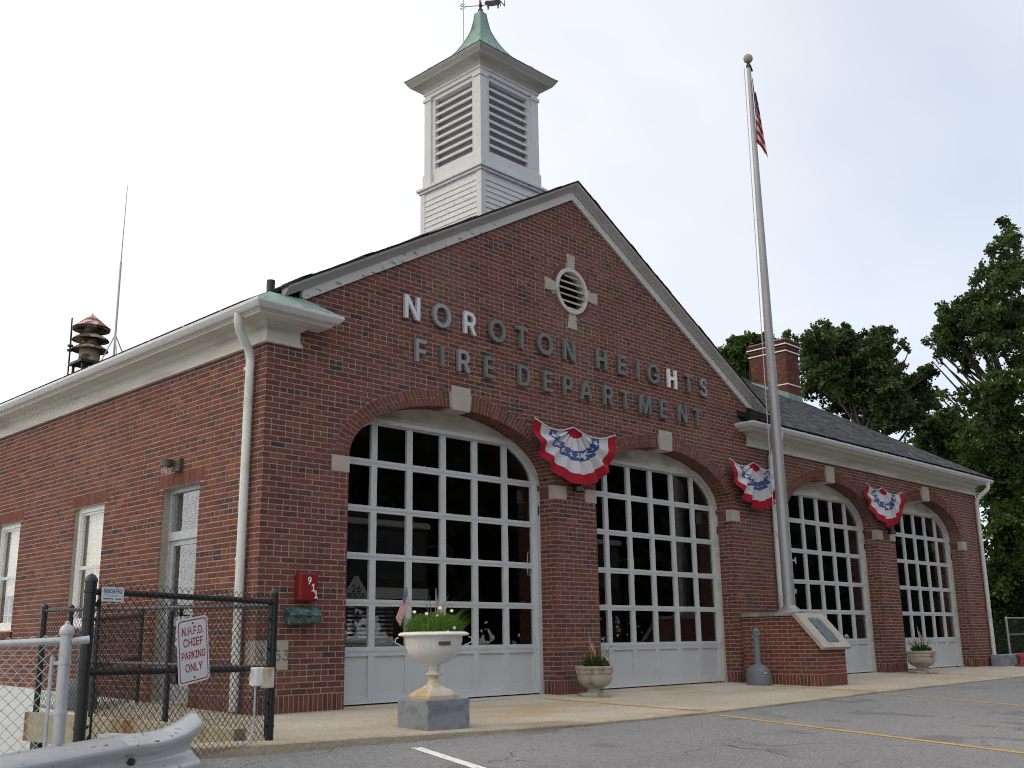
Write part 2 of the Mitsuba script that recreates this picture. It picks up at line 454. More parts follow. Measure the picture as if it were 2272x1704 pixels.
# the car park: one sheet from the kerb out to the horizon
def lot_pt(x, t):
    y = kerb_y(x) + 0.02 - t
    return (x, y, float(asphalt_z(x, y)))


b = B()
b.add(*sheet(lot_pt, np.concatenate([[-3.35, -2.6], np.linspace(-2, 34, 90), [60, 120, 400]]), np.concatenate([np.linspace(0, 14, 45), [20, 40, 90, 400]])))


def lot_left(u, t):
    # left part of the car park, in front of the guard rail
    x = -3.35 - 4.0 * u - 120 * max(0, u - 1)
    y = -4.6 - 0.28 * u - t
    return (x, y, float(asphalt_z(-3.35, y)))


b.add(*sheet(lot_left, [0, 0.25, 0.5, 1.0, 2.0, 4.0], [0, 1, 2, 4, 7, 10, 20, 60, 400]))
put('parking_lot', b, 'asphalt_mat')
struct('parking_lot')

ap = B()
xs = np.concatenate([np.linspace(-1.32, 22, 60), [26, 34]])
ap.add(*sheet(lambda x, t: (x, joint_y(x) + 0.022 + (0.33 - joint_y(x)) * t, apron_z(joint_y(x) + 0.022 + (0.33 - joint_y(x)) * t)), xs, np.linspace(0, 1, 8)))
ap.add(*sheet(lambda x, t: (x, 0.33 + t, apron_z(0.33 + t)), [-1.32, -0.6, 0.0], [0, 0.8, 1.6, 2.55]))
put('apron', ap, 'apron_mat')
struct('apron', 'tan stained concrete apron along the front of the brick building')

kb = B()
kx = np.concatenate([np.linspace(-2.2, 10, 62), np.linspace(10.4, 34, 40)])
wob = meshkit.fbm(np.stack([kx * 2.3, kx * 0, kx * 0], 1), 4, 3) - 0.5
kv = []
for x, w in zip(kx, wob):
    j, k = joint_y(x), kerb_y(x) + 0.05 * w
    zt = apron_z(k)
    kv += [(x, j + 0.0, apron_z(j) - 0.05), (x, j, apron_z(j) + 0.004), (x, k + 0.03, zt + 0.005), (x, k + 0.006, zt - 0.006 - 0.01 * abs(w)), (x, k - 0.012, zt - 0.22)]
kf = [[i * 5 + j, i * 5 + j + 1, (i + 1) * 5 + j + 1, (i + 1) * 5 + j] for i in range(len(kx) - 1) for j in range(4)]
kb.add(np.array(kv), np.array(kf))
put('kerb', kb, 'kerb_mat')
struct('kerb')


# painted lines
def strip(p0, p1, w, zf, lift, n=24):
    p0, p1 = np.array(p0, float), np.array(p1, float)
    d = (p1 - p0) / np.linalg.norm(p1 - p0)
    s = np.array([-d[1], d[0]]) * w / 2
    v = []
    for k in range(n + 1):
        c = p0 + (p1 - p0) * k / n
        for q in (c + s, c - s):
            v.append((q[0], q[1], float(zf(q[0], q[1])) + lift))
    return np.array(v), np.array([[2 * k, 2 * k + 1, 2 * k + 3, 2 * k + 2] for k in range(n)])


apz = lambda x, y: apron_z(y)
lb = B().add(*strip((-0.17, -2.98), (-1.02, -5.65), 0.105, asphalt_z, 0.004)).add(*strip((-1.02, -5.65), (-1.4, -6.9), 0.105, asphalt_z, 0.004))
put('parking_line', lb, 'white_line')
struct('parking_line', 'short white painted line on the asphalt in front of the iron urn')
ya = [((4.40, -0.34), (4.42, -2.66), (4.42, -3.08), (3.52, -7.6)), ((9.58, -0.5), (9.60, -2.36), (9.62, -2.72), (8.55, -8.2)), ((16.2, -0.45), (16.2, -2.08), (16.2, -2.40), (15.0, -8.2))]
for a0, a1, a2, a3 in ya:
    lb = B().add(*strip(a0, a1, 0.09, apz, 0.004)).add(*strip(a1, (a1[0], kerb_y(a1[0]) + 0.04), 0.09, apz, 0.0085, 3)).add(*strip(a2, a3, 0.10, asphalt_z, 0.004))
    k = put('yellow_line', lb, 'yellow_line_mat')
    struct(k)

# ------------------------------------------------------------------ fire station: walls
ST = thing('fire_station', 'red brick fire station with four arched glazed doors and a white cupola', 'fire station')
CO = 0.0677
D1, W, PIER = 1.25, 3.84, 0.97
DOORS = [(1.25, 5.09), (6.06, 9.90), (11.84, 15.68), (16.56, 20.34)]
SPR, RISE, RING = 3.047, 0.90, 0.225
XR, RIDGE_X = 21.5, 5.67
SL = 0.561
front_outline = Polygon([(0, -0.25), (XR, -0.25), (XR, 4.45), (11.5, 4.45), (11.05, 4.84), (RIDGE_X, 7.86), (0.30, 4.84), (0, 4.45)])


def arch_poly(xl, xr, grow=0.0, z0=-0.3):
    c, a, bb = (xl + xr) / 2, (xr - xl) / 2 + grow, RISE + grow
    t = np.linspace(0, np.pi, 65)
    return Polygon([(c + a, z0)] + [(c + a * math.cos(q), SPR + bb * math.sin(q)) for q in t] + [(c - a, z0)])


openings = [arch_poly(*d) for d in DOORS]
rings = [arch_poly(d[0], d[1], RING, SPR) for d in DOORS]
VC0 = (5.62, 6.245)
vent_hole = Point(VC0).buffer(0.385, 24)
vent_ring = Point(VC0).buffer(0.485, 24)
stones = []
for xl, xr in DOORS:
    c = (xl + xr) / 2
    stones.append(('keystone', Polygon([(c - 0.165, 3.915), (c + 0.165, 3.915), (c + 0.185, 4.25), (c - 0.185, 4.25)])))
    stones.append(('impost_block', sbox(xl - 0.265, 2.845, xl + 0.004, 3.047)))
    stones.append(('impost_block', sbox(xr - 0.004, 2.845, xr + 0.265, 3.047)))
x0, z0 = VC0
stones += [('vent_stone', Polygon([(x0 - 0.075, z0 + 0.375), (x0 + 0.075, z0 + 0.375), (x0 + 0.105, z0 + 0.625), (x0 - 0.105, z0 + 0.625)])),
           ('vent_stone', Polygon([(x0 - 0.075, z0 - 0.375), (x0 + 0.075, z0 - 0.375), (x0 + 0.115, z0 - 0.635), (x0 - 0.115, z0 - 0.635)])),
           ('vent_stone', Polygon([(x0 - 0.375, z0 - 0.075), (x0 - 0.375, z0 + 0.075), (x0 - 0.635, z0 + 0.10), (x0 - 0.635, z0 - 0.10)])),
           ('vent_stone', Polygon([(x0 + 0.375, z0 - 0.075), (x0 + 0.375, z0 + 0.075), (x0 + 0.645, z0 + 0.10), (x0 + 0.645, z0 - 0.10)]))]
corner_stone = sbox(-0.004, 0.475, 0.445, 0.806)
hole_union = unary_union(openings + [vent_hole])
front_solid = front_outline.difference(hole_union).intersection(sbox(0.003, -1, 40, 10))
front_bricks = front_outline.difference(unary_union([o_.buffer(-0.0018) for o_ in openings] + rings + [vent_ring] + [s for _, s in stones] + [corner_stone]))

RED = np.array([[0.146, 0.047, 0.037], [0.164, 0.054, 0.040], [0.135, 0.043, 0.037], [0.172, 0.060, 0.045], [0.150, 0.051, 0.046]])
DARK = np.array([[0.102, 0.038, 0.036], [0.092, 0.043, 0.043], [0.120, 0.042, 0.038]])
BLUE = np.array([[0.050, 0.040, 0.048], [0.062, 0.047, 0.052], [0.040, 0.037, 0.043]])
ORANGE = np.array([[0.225, 0.078, 0.046], [0.205, 0.070, 0.048]])


def brick_col(rg, header=False):
    u = rg.random()
    pd, pb, po = (0.26, 0.13, 0.02) if header else (0.16, 0.012, 0.025)
    P = DARK if u < pd else BLUE if u < pd + pb else ORANGE if u < pd + pb + po else RED
    return P[rg.integers(len(P))] * (0.86 + 0.28 * rg.random())


def lay(region, u0, u1, z_top, rg, base=0.203, soldier=True, header_at=3, joint=0.0115, z0=0.0):
    """running bond with a header course every seventh row, a soldier course at the foot; yields (polygon, colour, is_box, box)"""
    PR = prep(region)
    out = []

    def piece(a, c, z0_, z1_, hd):
        r = sbox(a, z0_, c, z1_)
        col = brick_col(rg, hd)
        if PR.contains(r):
            out.append((None, (a, c, z0_, z1_), col))
        elif PR.intersects(r):
            for q in polys(r.intersection(region)):
                if q.area > 4e-4:
                    out.append((q, (a, c, z0_, z1_), col))

    if soldier:
        n = int((u1 - u0) / CO) + 2
        for k in range(n):
            a = u0 + k * CO
            piece(a + joint / 2, min(a + CO - joint / 2, u1), z0 + 0.004, z0 + base - joint, False)
    rows = int((z_top - z0 - base) / CO) + 2
    for i in range(rows):
        za = z0 + base + i * CO
        hd = header_at is not None and i % 7 == header_at
        p = 0.1016 if hd else 0.2032
        off = 0.0 if hd else (0.0 if i % 2 else -0.1016)
        for k in range(int((u1 - u0) / p) + 3):
            a = u0 + off + k * p
            jit = rg.normal(0, 0.0012)
            piece(max(a + joint / 2 + jit, u0), min(a + p - joint / 2 + jit, u1), za + rg.normal(0, 0.0007), za + CO - joint, hd)
    return out


def emit(pieces, mapper, holder, individual, rg, brick_key='brick', stuff_key='brickwork', depth=0.022, proud=0.0016, near=None):
    """bricks -> entries under holder: the nearest ones each their own, the rest joined"""
    d = []
    for poly, (a, c, z0_, z1_), col in pieces:
        p = mapper(np.array([[(a + c) / 2, 0, (z0_ + z1_) / 2]]))[0]
        size = (c - a) * (z1_ - z0_) / max(np.dot(p - CAM, p - CAM), 1)
        vis = near is None or near(p)
        d.append(-size if vis else 0)
    order = np.argsort(d, kind='stable')
    alone = set(order[:individual].tolist())
    rest = B()
    for i, (poly, (a, c, z0_, z1_), col) in enumerate(pieces):
        y = -rg.random() * proud
        tilt = rg.normal(0, 0.0008)
        if poly is None:
            e = 0.0015
            v = np.array([[a, depth, z0_], [c, depth, z0_], [c, depth, z1_], [a, depth, z1_],
                          [a, y + e, z0_], [c, y + e, z0_], [c, y + e, z1_], [a, y + e, z1_],
                          [a + e, y + tilt, z0_ + e], [c - e, y - tilt, z0_ + e], [c - e, y - tilt, z1_ - e], [a + e, y + tilt, z1_ - e]])
            f = np.array([[0, 1, 5, 4], [1, 2, 6, 5], [2, 3, 7, 6], [3, 0, 4, 7], [4, 5, 9, 8], [5, 6, 10, 9], [6, 7, 11, 10], [7, 4, 8, 11], [8, 9, 10, 11]])
        else:
            try:
                v, f = ext(poly, y, depth)
            except Exception:
                continue
        v = mapper(v)
        if i in alone:
            put(f'{holder}__{brick_key}', B().add(v, f, col), 'brick_mat')
        else:
            rest.add(v, f, col)
    if rest.n:
        k = put(f'{holder}__{stuff_key}', rest, 'brick_mat')
        labels[k] = {'kind': 'stuff'}


rg = np.random.default_rng(11)
FW = put(f'{ST}__front_wall', B().add(*ext(front_solid, 0.003, 0.315)), 'mortar_mat')
pieces = lay(front_bricks, 0.0, XR, 7.9, rg)
emit(pieces, lambda v: v, FW, 300, rg, near=lambda p: not (p[0] < 0.6 and p[2] < 1.25))

# arch rings: each unit a whole brick on end or two halves, with the soffit bricks behind
for di, (xl, xr) in enumerate(DOORS):
    c, a = (xl + xr) / 2, (xr - xl) / 2
    t = np.linspace(0, np.pi, 1201)
    arc = np.concatenate([[0], np.cumsum(np.hypot(np.diff(a * np.cos(t)), np.diff(RISE * np.sin(t))))])
    n = int(round(arc[-1] / 0.0655))
    edges = np.interp(np.linspace(0, arc[-1], n + 1), arc, t)
    ab = B()

    def pt(q, g):
        return np.array([c + (a + g) * math.cos(q), SPR + (RISE + g) * math.sin(q)])

    for k in range(n):
        mid = (edges[k] + edges[k + 1]) / 2
        if abs(c + a * math.cos(mid) - c) < 0.20:
            continue
        da = (edges[k + 1] - edges[k]) * 0.085
        q0, q1 = edges[k] + da, edges[k + 1] - da
        spans = [(-0.004, RING - 0.006)] if k % 2 else [(-0.004, 0.103), (0.113, RING - 0.006)]
        for g0, g1 in spans:
            ps = [pt(q0, g0), pt(q1, g0), pt(q1, g1), pt(q0, g1)]
            y = -0.001 - 0.002 * rg.random()
            deep = ((0.0, 0.098), (0.106, 0.205), (0.212, 0.305)) if g0 < 0 else ((0.0, 0.05),)
            for j, (da_, db_) in enumerate(deep):
                ya_ = y if j == 0 else da_
                v = np.array([[p[0], ya_, p[1]] for p in ps] + [[p[0], db_, p[1]] for p in ps])
                ab.add(v, QF, brick_col(rg) * 0.95)
    AK = put(f'{ST}__brick_arch', ab, 'brick_mat')
    labels[AK] = {'kind': 'stuff'}
    # reveal bricks on the two jambs
    jb = B()
    for s, xj in ((1, xl), (-1, xr)):
        i = 0
        z = 0.203
        k = 0
        while k * CO < 0.32:
            jb.box(*sorted((xj - s * 0.05, xj + s * 0.0015)), 0.024 + k * CO, 0.024 + k * CO + 0.0577, -0.2, 0.193, brick_col(rg))
            k += 1
        while z < 2.845 - 0.01 or (z > 3.04 and z < SPR):
            cuts = [0.024, 0.096, 0.305] if i % 2 else [0.024, 0.198, 0.305]
            for k in range(2):
                jb.box(*sorted((xj - s * 0.05, xj + s * (0.001 + 0.0015 * rg.random()))), cuts[k] + (0.005 if k else 0), cuts[k + 1] - 0.005, z, z + 0.0577, brick_col(rg, i % 7 == 3))
            z += CO
            i += 1
        jb.box(*sorted((xj - s * 0.05, xj + s * 0.002)), 0.115, 0.305, 2.845, 3.04, brick_col(rg))
    labels[put(f'{ST}__brick_jamb', jb, 'brick_mat')] = {'kind': 'stuff'}

for name, g in stones:
    deep = 0.31 if name == 'keystone' else 0.11
    v, f = ext(g, -0.018 if name == 'keystone' else -0.012, deep)
    put(f'{ST}__{name}', B().add(v, f), 'limestone_mat')
CS = put(f'{ST}__corner_stone', B().add(*ext(corner_stone.buffer(-0.004), -0.006, 0.09)), 'limestone_mat')
labels[CS] = {'label': 'pale stone block carved 1953 beside the corner of the building'}
v, f = text('1953', 0.115, 0.003)
put(f'{CS}__carved_date', B().add(place(v * np.array([1.06, 1, 1]), (0.03, -0.0075, 0.585), (1, 0, 0), (0, 0, 1), (0, -1, 0)), f), 'engrave_mat')

# round louvred vent
ring_b = B()
n = 44
for k in range(n):
    q0, q1 = 2 * np.pi * (k + 0.07) / n, 2 * np.pi * (k + 0.93) / n
    ps = [(x0 + r_ * math.cos(q), z0 + r_ * math.sin(q)) for r_, q in ((0.388, q0), (0.388, q1), (0.48, q1), (0.48, q0))]
    if min(abs(math.cos(q0)), abs(math.sin(q0))) < 0.17:
        continue
    ring_b.add(np.array([[p[0], -0.001 - 0.002 * R.random(), p[1]] for p in ps] + [[p[0], 0.05, p[1]] for p in ps]), QF, brick_col(rg))
VT = put(f'{ST}__round_vent', B().add(*ext(Point(VC0).buffer(0.385, 24).difference(Point(VC0).buffer(0.325, 24)), -0.03, 0.20)).add(*ext(Point(VC0).buffer(0.35, 24), 0.20, 0.22)), 'trim_paint', smooth=40)
labels[put(f'{ST}__vent_brick_ring', ring_b, 'brick_mat')] = {'kind': 'stuff'}
put(f'{VT}__backing', B().add(*ext(Point(VC0).buffer(0.33, 24), 0.150, 0.156)), 'interior_dark')
for k in range(6):
    zz = z0 - 0.265 + k * 0.108
    hw = math.sqrt(max(0.33 ** 2 - (zz + 0.02 - z0) ** 2, 0.01))
    put(f'{VT}__slat', B().add(*obox((x0, 0.05, zz), (hw, 0, 0), (0, 0.06, 0.042), (0, -0.0045, 0.0064))), 'trim_paint')

# lettering, each letter on its own
L1 = [(2.09, 'N', 2), (2.60, 'O', 1), (3.19, 'R', 2), (3.70, 'O', 0), (4.26, 'T', 0), (4.74, 'O', 0), (5.33, 'N', 0), (6.14, 'H', 0), (6.70, 'E', 0), (7.20, 'I', 0), (7.50, 'G', 0), (8.08, 'H', 3), (8.58, 'T', 0), (9.07, 'S', 1)]
L2 = [(2.29, 'F', 1), (2.75, 'I', 0), (3.07, 'R', 1), (3.60, 'E', 0), (4.30, 'D', 0), (4.86, 'E', 0), (5.31, 'P', 0), (5.70, 'A', 0), (6.29, 'R', 0), (6.73, 'T', 0), (7.23, 'M', 0), (7.82, 'E', 0), (8.33, 'N', 0), (8.80, 'T', 0)]
LW = dict(N=0.27, O=0.335, R=0.235, T=0.25, H=0.255, E=0.195, I=0.06, G=0.32, S=0.20, F=0.195, D=0.255, P=0.215, A=0.30, M=0.32)
for L, zb, h in ((L1, 5.055, 0.315), (L2, 4.475, 0.305)):
    LK = f'{ST}__{numbered("wall_lettering")}'
    for x, ch, m in L:
        v, f = text(ch, h, 0.045, True)
        v[:, 0] -= v[:, 0].min()
        v[:, 0] *= LW[ch] * h / 0.315 / v[:, 0].max()
        if ch == 'I':
            v, f = bx(0, 0.062, 0, h, 0, 0.045)
        key = put(f'{LK}__letter', B().add(place(v, (x, -0.022, zb), (1, 0, 0), (0, 0, 1), (0, -1, 0)), f), ('letter_dull', 'letter_mid', 'letter_sky_sheen', 'white_paint')[m])  # bright and white steps paint in reflected sky; dull letters are weathered
        if m >= 2:
            labels[key] = {'label': f'bright letter {ch} with painted sky sheen among dull ones'}

# ------------------------------------------------------------------ garage doors
GY = 0.36
ROWS = [(0.72, 1.225), (1.31, 1.815), (1.90, 2.43), (2.515, 3.04), (3.13, 3.62)]
for di, (xl, xr) in enumerate(DOORS):
    c = (xl + xr) / 2
    op = arch_poly(xl, xr, 0.0, 0.03)
    w2 = (xr - xl) / 2
    rr = 0.66
    outer = sbox(c - w2, 0.03, c + w2, 3.70 - rr).union(sbox(c - w2 + rr, 1, c + w2 - rr, 3.70))
    for s in (-1, 1):
        outer = outer.union(Point(c + s * (w2 - rr), 3.70 - rr).buffer(rr, 20))
    outer = outer.intersection(op)
    inner = outer.buffer(-0.075).union(sbox(c - w2 + 0.075, 0.03, c + w2 - 0.075, 1)).intersection(sbox(xl, 0.032, xr, 4))
    tym = op.difference(outer.buffer(0.004))
    nm = ('leftmost', 'second', 'third', 'rightmost')[di]
    key = f'{ST}__{numbered("garage_door")}'
    put(f'{key}__frame', B().add(*ext(outer.difference(inner), 0.30, 0.42)).box(xl, xl + 0.07, 0.30, 0.42, -0.05, 0.03).box(xr - 0.07, xr, 0.30, 0.42, -0.05, 0.03), 'trim_paint' if di else 'door_paint')
    put(f'{ST}__tympanum', B().add(*ext(tym, 0.318, 0.40)).add(*ext(outer.boundary.buffer(0.022).intersection(op.buffer(-0.002)).intersection(sbox(0, 3.05, 30, 5)), 0.293, 0.318)), 'tympanum_paint')
    glass, panels = [], []
    for i in range(6):
        xa, xb = c - 1.845 + 0.615 * i + 0.05, c - 1.845 + 0.615 * (i + 1) - 0.05
        xa = max(xa, c - 1.80)
        xb = min(xb, c + 1.80)
        for za, zb in ROWS:
            g = sbox(xa, za, xb, zb).intersection(inner.buffer(-0.02) if za > 3 else inner)
            if g.area > 0.01:
                glass.append(g)
        panels.append(sbox(xa, 0.11, xb, 0.605))
    leaf = inner.difference(unary_union(glass + panels))
    put(f'{key}__sash', B().add(*ext(leaf, GY, GY + 0.045)), 'door_paint')
    # section joints: thin proud strips on each rail
    for zj in (0.665, 1.268, 1.858, 2.473, 3.085):
        put(f'{key}__rail', B().box(c - 1.835, c + 1.835, GY - 0.008, GY - 0.0005, zj - 0.002, zj + 0.038), 'door_paint')
    for g in panels:
        put(f'{key}__panel', B().add(*ext(g.buffer(0.002), GY + 0.030, GY + 0.042)), 'door_paint')
    for g in glass:
        xa, za, xb, zb = g.bounds
        poly = g.buffer(0.006)
        pv, pf = trimesh.creation.triangulate_polygon(poly, engine='earcut')
        tl = R.normal(0, 0.0012, 2)
        cx, cz = poly.centroid.x, poly.centroid.y
        put(f'{key}__pane', (np.stack([pv[:, 0], GY + 0.024 + tl[0] * (pv[:, 0] - cx) + tl[1] * (pv[:, 1] - cz), pv[:, 1]], 1), pf), 'pane_glass')
    put(f'{key}__bottom_shadow_strip', B().box(xl + 0.08, xr - 0.08, GY + 0.012, GY + 0.04, -0.03, 0.0318), 'dark_metal')  # dark strip drawing the shadow line in the gap below the door
    put(f'{key}__hinge', B().box(xr - 0.05, xr - 0.03, 0.285, 0.30, 2.62, 2.76).box(xr - 0.05, xr - 0.03, 0.285, 0.30, 2.98, 3.06), 'dark_metal')
# the engine hall behind the doors
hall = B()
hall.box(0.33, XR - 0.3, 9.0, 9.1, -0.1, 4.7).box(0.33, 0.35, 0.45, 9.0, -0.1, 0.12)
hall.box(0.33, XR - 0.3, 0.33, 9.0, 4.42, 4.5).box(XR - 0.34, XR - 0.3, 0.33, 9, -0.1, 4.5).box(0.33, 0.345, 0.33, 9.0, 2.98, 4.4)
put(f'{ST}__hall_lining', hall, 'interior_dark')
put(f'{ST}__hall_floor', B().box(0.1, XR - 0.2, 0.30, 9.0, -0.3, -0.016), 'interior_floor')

# ------------------------------------------------------------------ side wall (x = 0), its door and windows
SIDE_END = 14.5
sd = sbox(1.41, -0.3, 2.36, 2.78)
sw = [sbox(4.05, 1.05, 5.04, 2.78), sbox(7.04, 1.05, 8.03, 2.78), sbox(10.03, 1.05, 11.02, 2.78)]
side_out = Polygon([(0.0, -0.25), (SIDE_END, -0.25), (SIDE_END, 4.45), (0.0, 4.45)])
side_solid = side_out.difference(unary_union([sd] + sw)).intersection(sbox(0.312, -1, 40, 10))
lint = [sbox(1.31, 2.78, 2.46, 2.965)] + [sbox(w.bounds[0] - 0.09, 2.78, w.bounds[2] + 0.09, 2.965) for w in sw]
sills = [sbox(w.bounds[0] - 0.06, 0.93, w.bounds[2] + 0.06, 1.05) for w in sw]
side_bricks = side_out.difference(unary_union([sd] + sw + lint + sills + [sbox(-0.1, 0.475, 0.2, 0.806)]))


def side_map(v):
    return np.stack([v[:, 1], v[:, 0], v[:, 2]], 1)


sv, sf = ext(side_solid, 0.003, 0.315)
SW = put(f'{ST}__side_wall', B().add(side_map(sv), sf[:, ::-1]), 'mortar_mat')
pieces = lay(side_bricks, 0.0, SIDE_END, 4.4, rg)
emit(pieces, side_map, SW, 300, rg, near=lambda p: p[1] < 8.2 and (p[2] > 1.3 or p[1] > 2.6))
lb = B()
for L in lint:
    a, _, c, _ = L.bounds
    n = int(round((c - a) / CO))
    for k in range(n):
        lb.box(-0.001 - 0.002 * rg.random(), 0.07, a + (c - a) * (k + 0.08) / n, a + (c - a) * (k + 0.92) / n, 2.786, 2.96, RED[rg.integers(5)] * (0.95 + 0.2 * rg.random()))
labels[put(f'{ST}__soldier_lintel', lb, 'brick_mat')] = {'kind': 'stuff'}
for L, w in zip(sills, sw):
    sb_ = B()
    a, _, c, _ = L.bounds
    n = int(round((c - a) / CO))
    for k in range(n):
        v, f = bx(-0.035, 0.10, a + (c - a) * (k + 0.07) / n, a + (c - a) * (k + 0.93) / n, 0.94, 1.045)
        v[v[:, 2] > 1.0, 2] -= 0.02 * (v[v[:, 2] > 1.0, 0] < 0)
        sb_.add(v, f, brick_col(rg))
    labels[put(f'{ST}__brick_sill', sb_, 'brick_mat')] = {'kind': 'stuff'}
    ya, za, yb, zb = w.bounds
    key = f'{ST}__{numbered("side_window")}'
    fr = B()
    fr.box(0.075, 0.16, ya, ya + 0.06, za, zb).box(0.075, 0.16, yb - 0.06, yb, za, zb).box(0.075, 0.16, ya + 0.06, yb - 0.06, zb - 0.07, zb).box(0.06, 0.16, ya + 0.06, yb - 0.06, za, za + 0.13)
    put(f'{key}__frame', fr, 'white_paint')
    put(f'{key}__sash', B().box(0.10, 0.14, ya + 0.06, yb - 0.06, 1.875, 1.925).box(0.10, 0.14, ya + 0.06, ya + 0.10, za + 0.13, zb - 0.07).box(0.10, 0.14, yb - 0.10, yb - 0.06, za + 0.13, zb - 0.07).box(0.10, 0.14, ya + 0.10, yb - 0.10, zb - 0.11, zb - 0.07), 'gutter_paint')
    for za_, zb_ in ((za + 0.13, 1.875), (1.925, zb - 0.11)):
        put(f'{key}__pane', (np.array([[0.12, ya + 0.10, za_], [0.12, yb - 0.10, za_], [0.12, yb - 0.10, zb_], [0.12, ya + 0.10, zb_]]), np.array([[0, 2, 1], [0, 3, 2]])), 'side_glass')
    put(f'{key}__blind', B().box(0.20, 0.205, ya + 0.05, yb - 0.02, 1.62 if ya > 6 else 1.2, zb), 'shade_cloth')
    mu = B()
    for k in range(1, 3):
        mu.box(0.185, 0.193, ya + (yb - ya) * k / 3 - 0.008, ya + (yb - ya) * k / 3 + 0.008, za, 1.62)
    mu.box(0.185, 0.193, ya, yb, 1.30, 1.316)
    put(f'{key}__muntin', mu, 'gutter_paint')
# side door: aluminium frame, glazed upper light and glazed leaf
ya, yb = 1.41, 2.36
key = f'{ST}__{numbered("side_door")}'
fr = B()
fr.box(0.11, 0.20, ya, ya + 0.05, -0.02, 2.78).box(0.11, 0.20, yb - 0.06, yb, -0.02, 2.78).box(0.11, 0.20, ya + 0.05, yb - 0.06, 2.72, 2.78).box(0.10, 0.20, ya + 0.05, yb - 0.06, 2.10, 2.21)
put(f'{key}__frame', fr, 'galvanized')
put(f'{key}__leaf', B().box(0.13, 0.17, ya + 0.05, ya + 0.12, 0.04, 2.10).box(0.13, 0.17, yb - 0.13, yb - 0.06, 0.04, 2.10).box(0.13, 0.17, ya + 0.12, yb - 0.13, 1.00, 1.13).box(0.13, 0.17, ya + 0.12, yb - 0.13, 0.04, 0.30).box(0.13, 0.17, ya + 0.12, yb - 0.13, 2.03, 2.10), 'galvanized')
for za_, zb_, a_, c_ in ((1.13, 2.03, ya + 0.12, yb - 0.13), (0.30, 1.0, ya + 0.12, yb - 0.13), (2.21, 2.72, ya + 0.05, yb - 0.06)):
    put(f'{key}__pane', (np.array([[0.15, a_, za_], [0.15, c_, za_], [0.15, c_, zb_], [0.15, a_, zb_]]), np.array([[0, 2, 1], [0, 3, 2]])), 'side_glass')
put(f'{key}__handle', B().add(*tube([(0.13, yb - 0.16, 1.0), (0.07, yb - 0.16, 1.0), (0.07, yb - 0.16, 1.25), (0.13, yb - 0.16, 1.25)], 0.012)), 'chrome')
put(f'{key}__step', B().box(-0.02, 0.32, ya, yb, -0.05, 0.09), 'apron_mat')
put(f'{ST}__room_lining', B().box(0.95, 1.0, 1.0, SIDE_END, -0.1, 4.4).box(0.33, 0.95, 1.0, 1.05, -0.1, 4.4).box(0.33, 0.95, 1.05, SIDE_END, 2.85, 2.9).box(0.33, 0.95, 1.05, SIDE_END, -0.1, -0.05), 'interior_dark')
put(f'{ST}__foundation', B().add(*[q for q in ext(Polygon([(2.62, -3.0), (SIDE_END, -3.0), (SIDE_END, 0.42), (2.62, 0.09)]), -0.03, 0.2, 'yz')]), 'foundation_paint')
# bodies of the building that the walls in view do not close
put(f'{ST}__rear_wall', B().box(0.32, XR, 14.2, 14.5, -0.3, 4.5).box(XR - 0.28, XR, 0.32, 14.2, -0.3, 4.5), 'mortar_mat')
# gable wall of the wing's end under its roof slope
put(f'{ST}__end_gable', B().add(*ext(Polygon([(0.0, 4.45), (14.2, 4.45), (7.1, 8.6)]), XR - 0.28, XR, 'yz')), 'mortar_mat')

# ------------------------------------------------------------------ cornices, gutters, downspouts
prof_frieze = [(-0.02, 4.30), (0.055, 4.30), (0.055, 4.325), (0.04, 4.35), (0.03, 4.36), (0.03, 4.50), (0.05, 4.505), (0.10, 4.555), (-0.02, 4.555)]
prof_soffit = [(-0.02, 4.557), (0.30, 4.557), (0.30, 4.60), (-0.02, 4.60)]
prof_fascia = [(0.20, 4.60), (0.305, 4.575), (0.32, 4.585), (0.32, 4.65), (0.20, 4.65)]
prof_gutter = [(0.322, 4.605), (0.365, 4.605), (0.385, 4.625), (0.41, 4.66), (0.41, 4.695), (0.40, 4.70), (0.395, 4.69), (0.395, 4.665), (0.365, 4.625), (0.335, 4.625), (0.335, 4.69), (0.322, 4.695)]
paths = [[(0.0, SIDE_END), (0.0, 0.0), (0.42, 0.0), (0.42, 0.25)], [(10.62, 0.25), (10.62, 0.0), (XR + 0.05, 0.0)]]
for P in paths:
    key = f'{ST}__{numbered("cornice")}'
    put(f'{key}__frieze', B().add(*sweep(P, prof_frieze)), 'trim_paint')
    put(f'{key}__soffit', B().add(*sweep(P, prof_soffit)).add(*sweep(P, prof_fascia)), 'trim_paint')
    if P[-1][0] > 20:
        P = P[:-1] + [(XR + 0.38, 0.0)]
    put(f'{key}__gutter', B().add(*sweep(P, prof_gutter)), 'gutter_paint')
# hanger straps on the gutters
hb = B()
for y in np.arange(0.4, 14, 0.9):
    hb.box(-0.415, -0.33, y, y + 0.02, 4.70, 4.708)
for x in np.arange(11.2, 21.7, 0.9):
    hb.box(x, x + 0.02, -0.415, -0.33, 4.70, 4.708)
put(f'{ST}__gutter_strap', hb, 'gutter_paint')


def downspout(pts, r=0.052):
    P = [np.array(p, float) for p in pts]
    out = []
    for i, p in enumerate(P):                    # rounded bends
        if 0 < i < len(P) - 1:
            for t in np.linspace(0.0, 1.0, 6):
                a, c = P[i] + (P[i - 1] - P[i]) * min(0.13 / np.linalg.norm(P[i - 1] - P[i]), 0.5), P[i] + (P[i + 1] - P[i]) * min(0.13 / np.linalg.norm(P[i + 1] - P[i]), 0.5)
                out.append((1 - t) ** 2 * a + 2 * t * (1 - t) * p + t * t * c)
        else:
            out.append(p)
    return tube(out, r, 12)


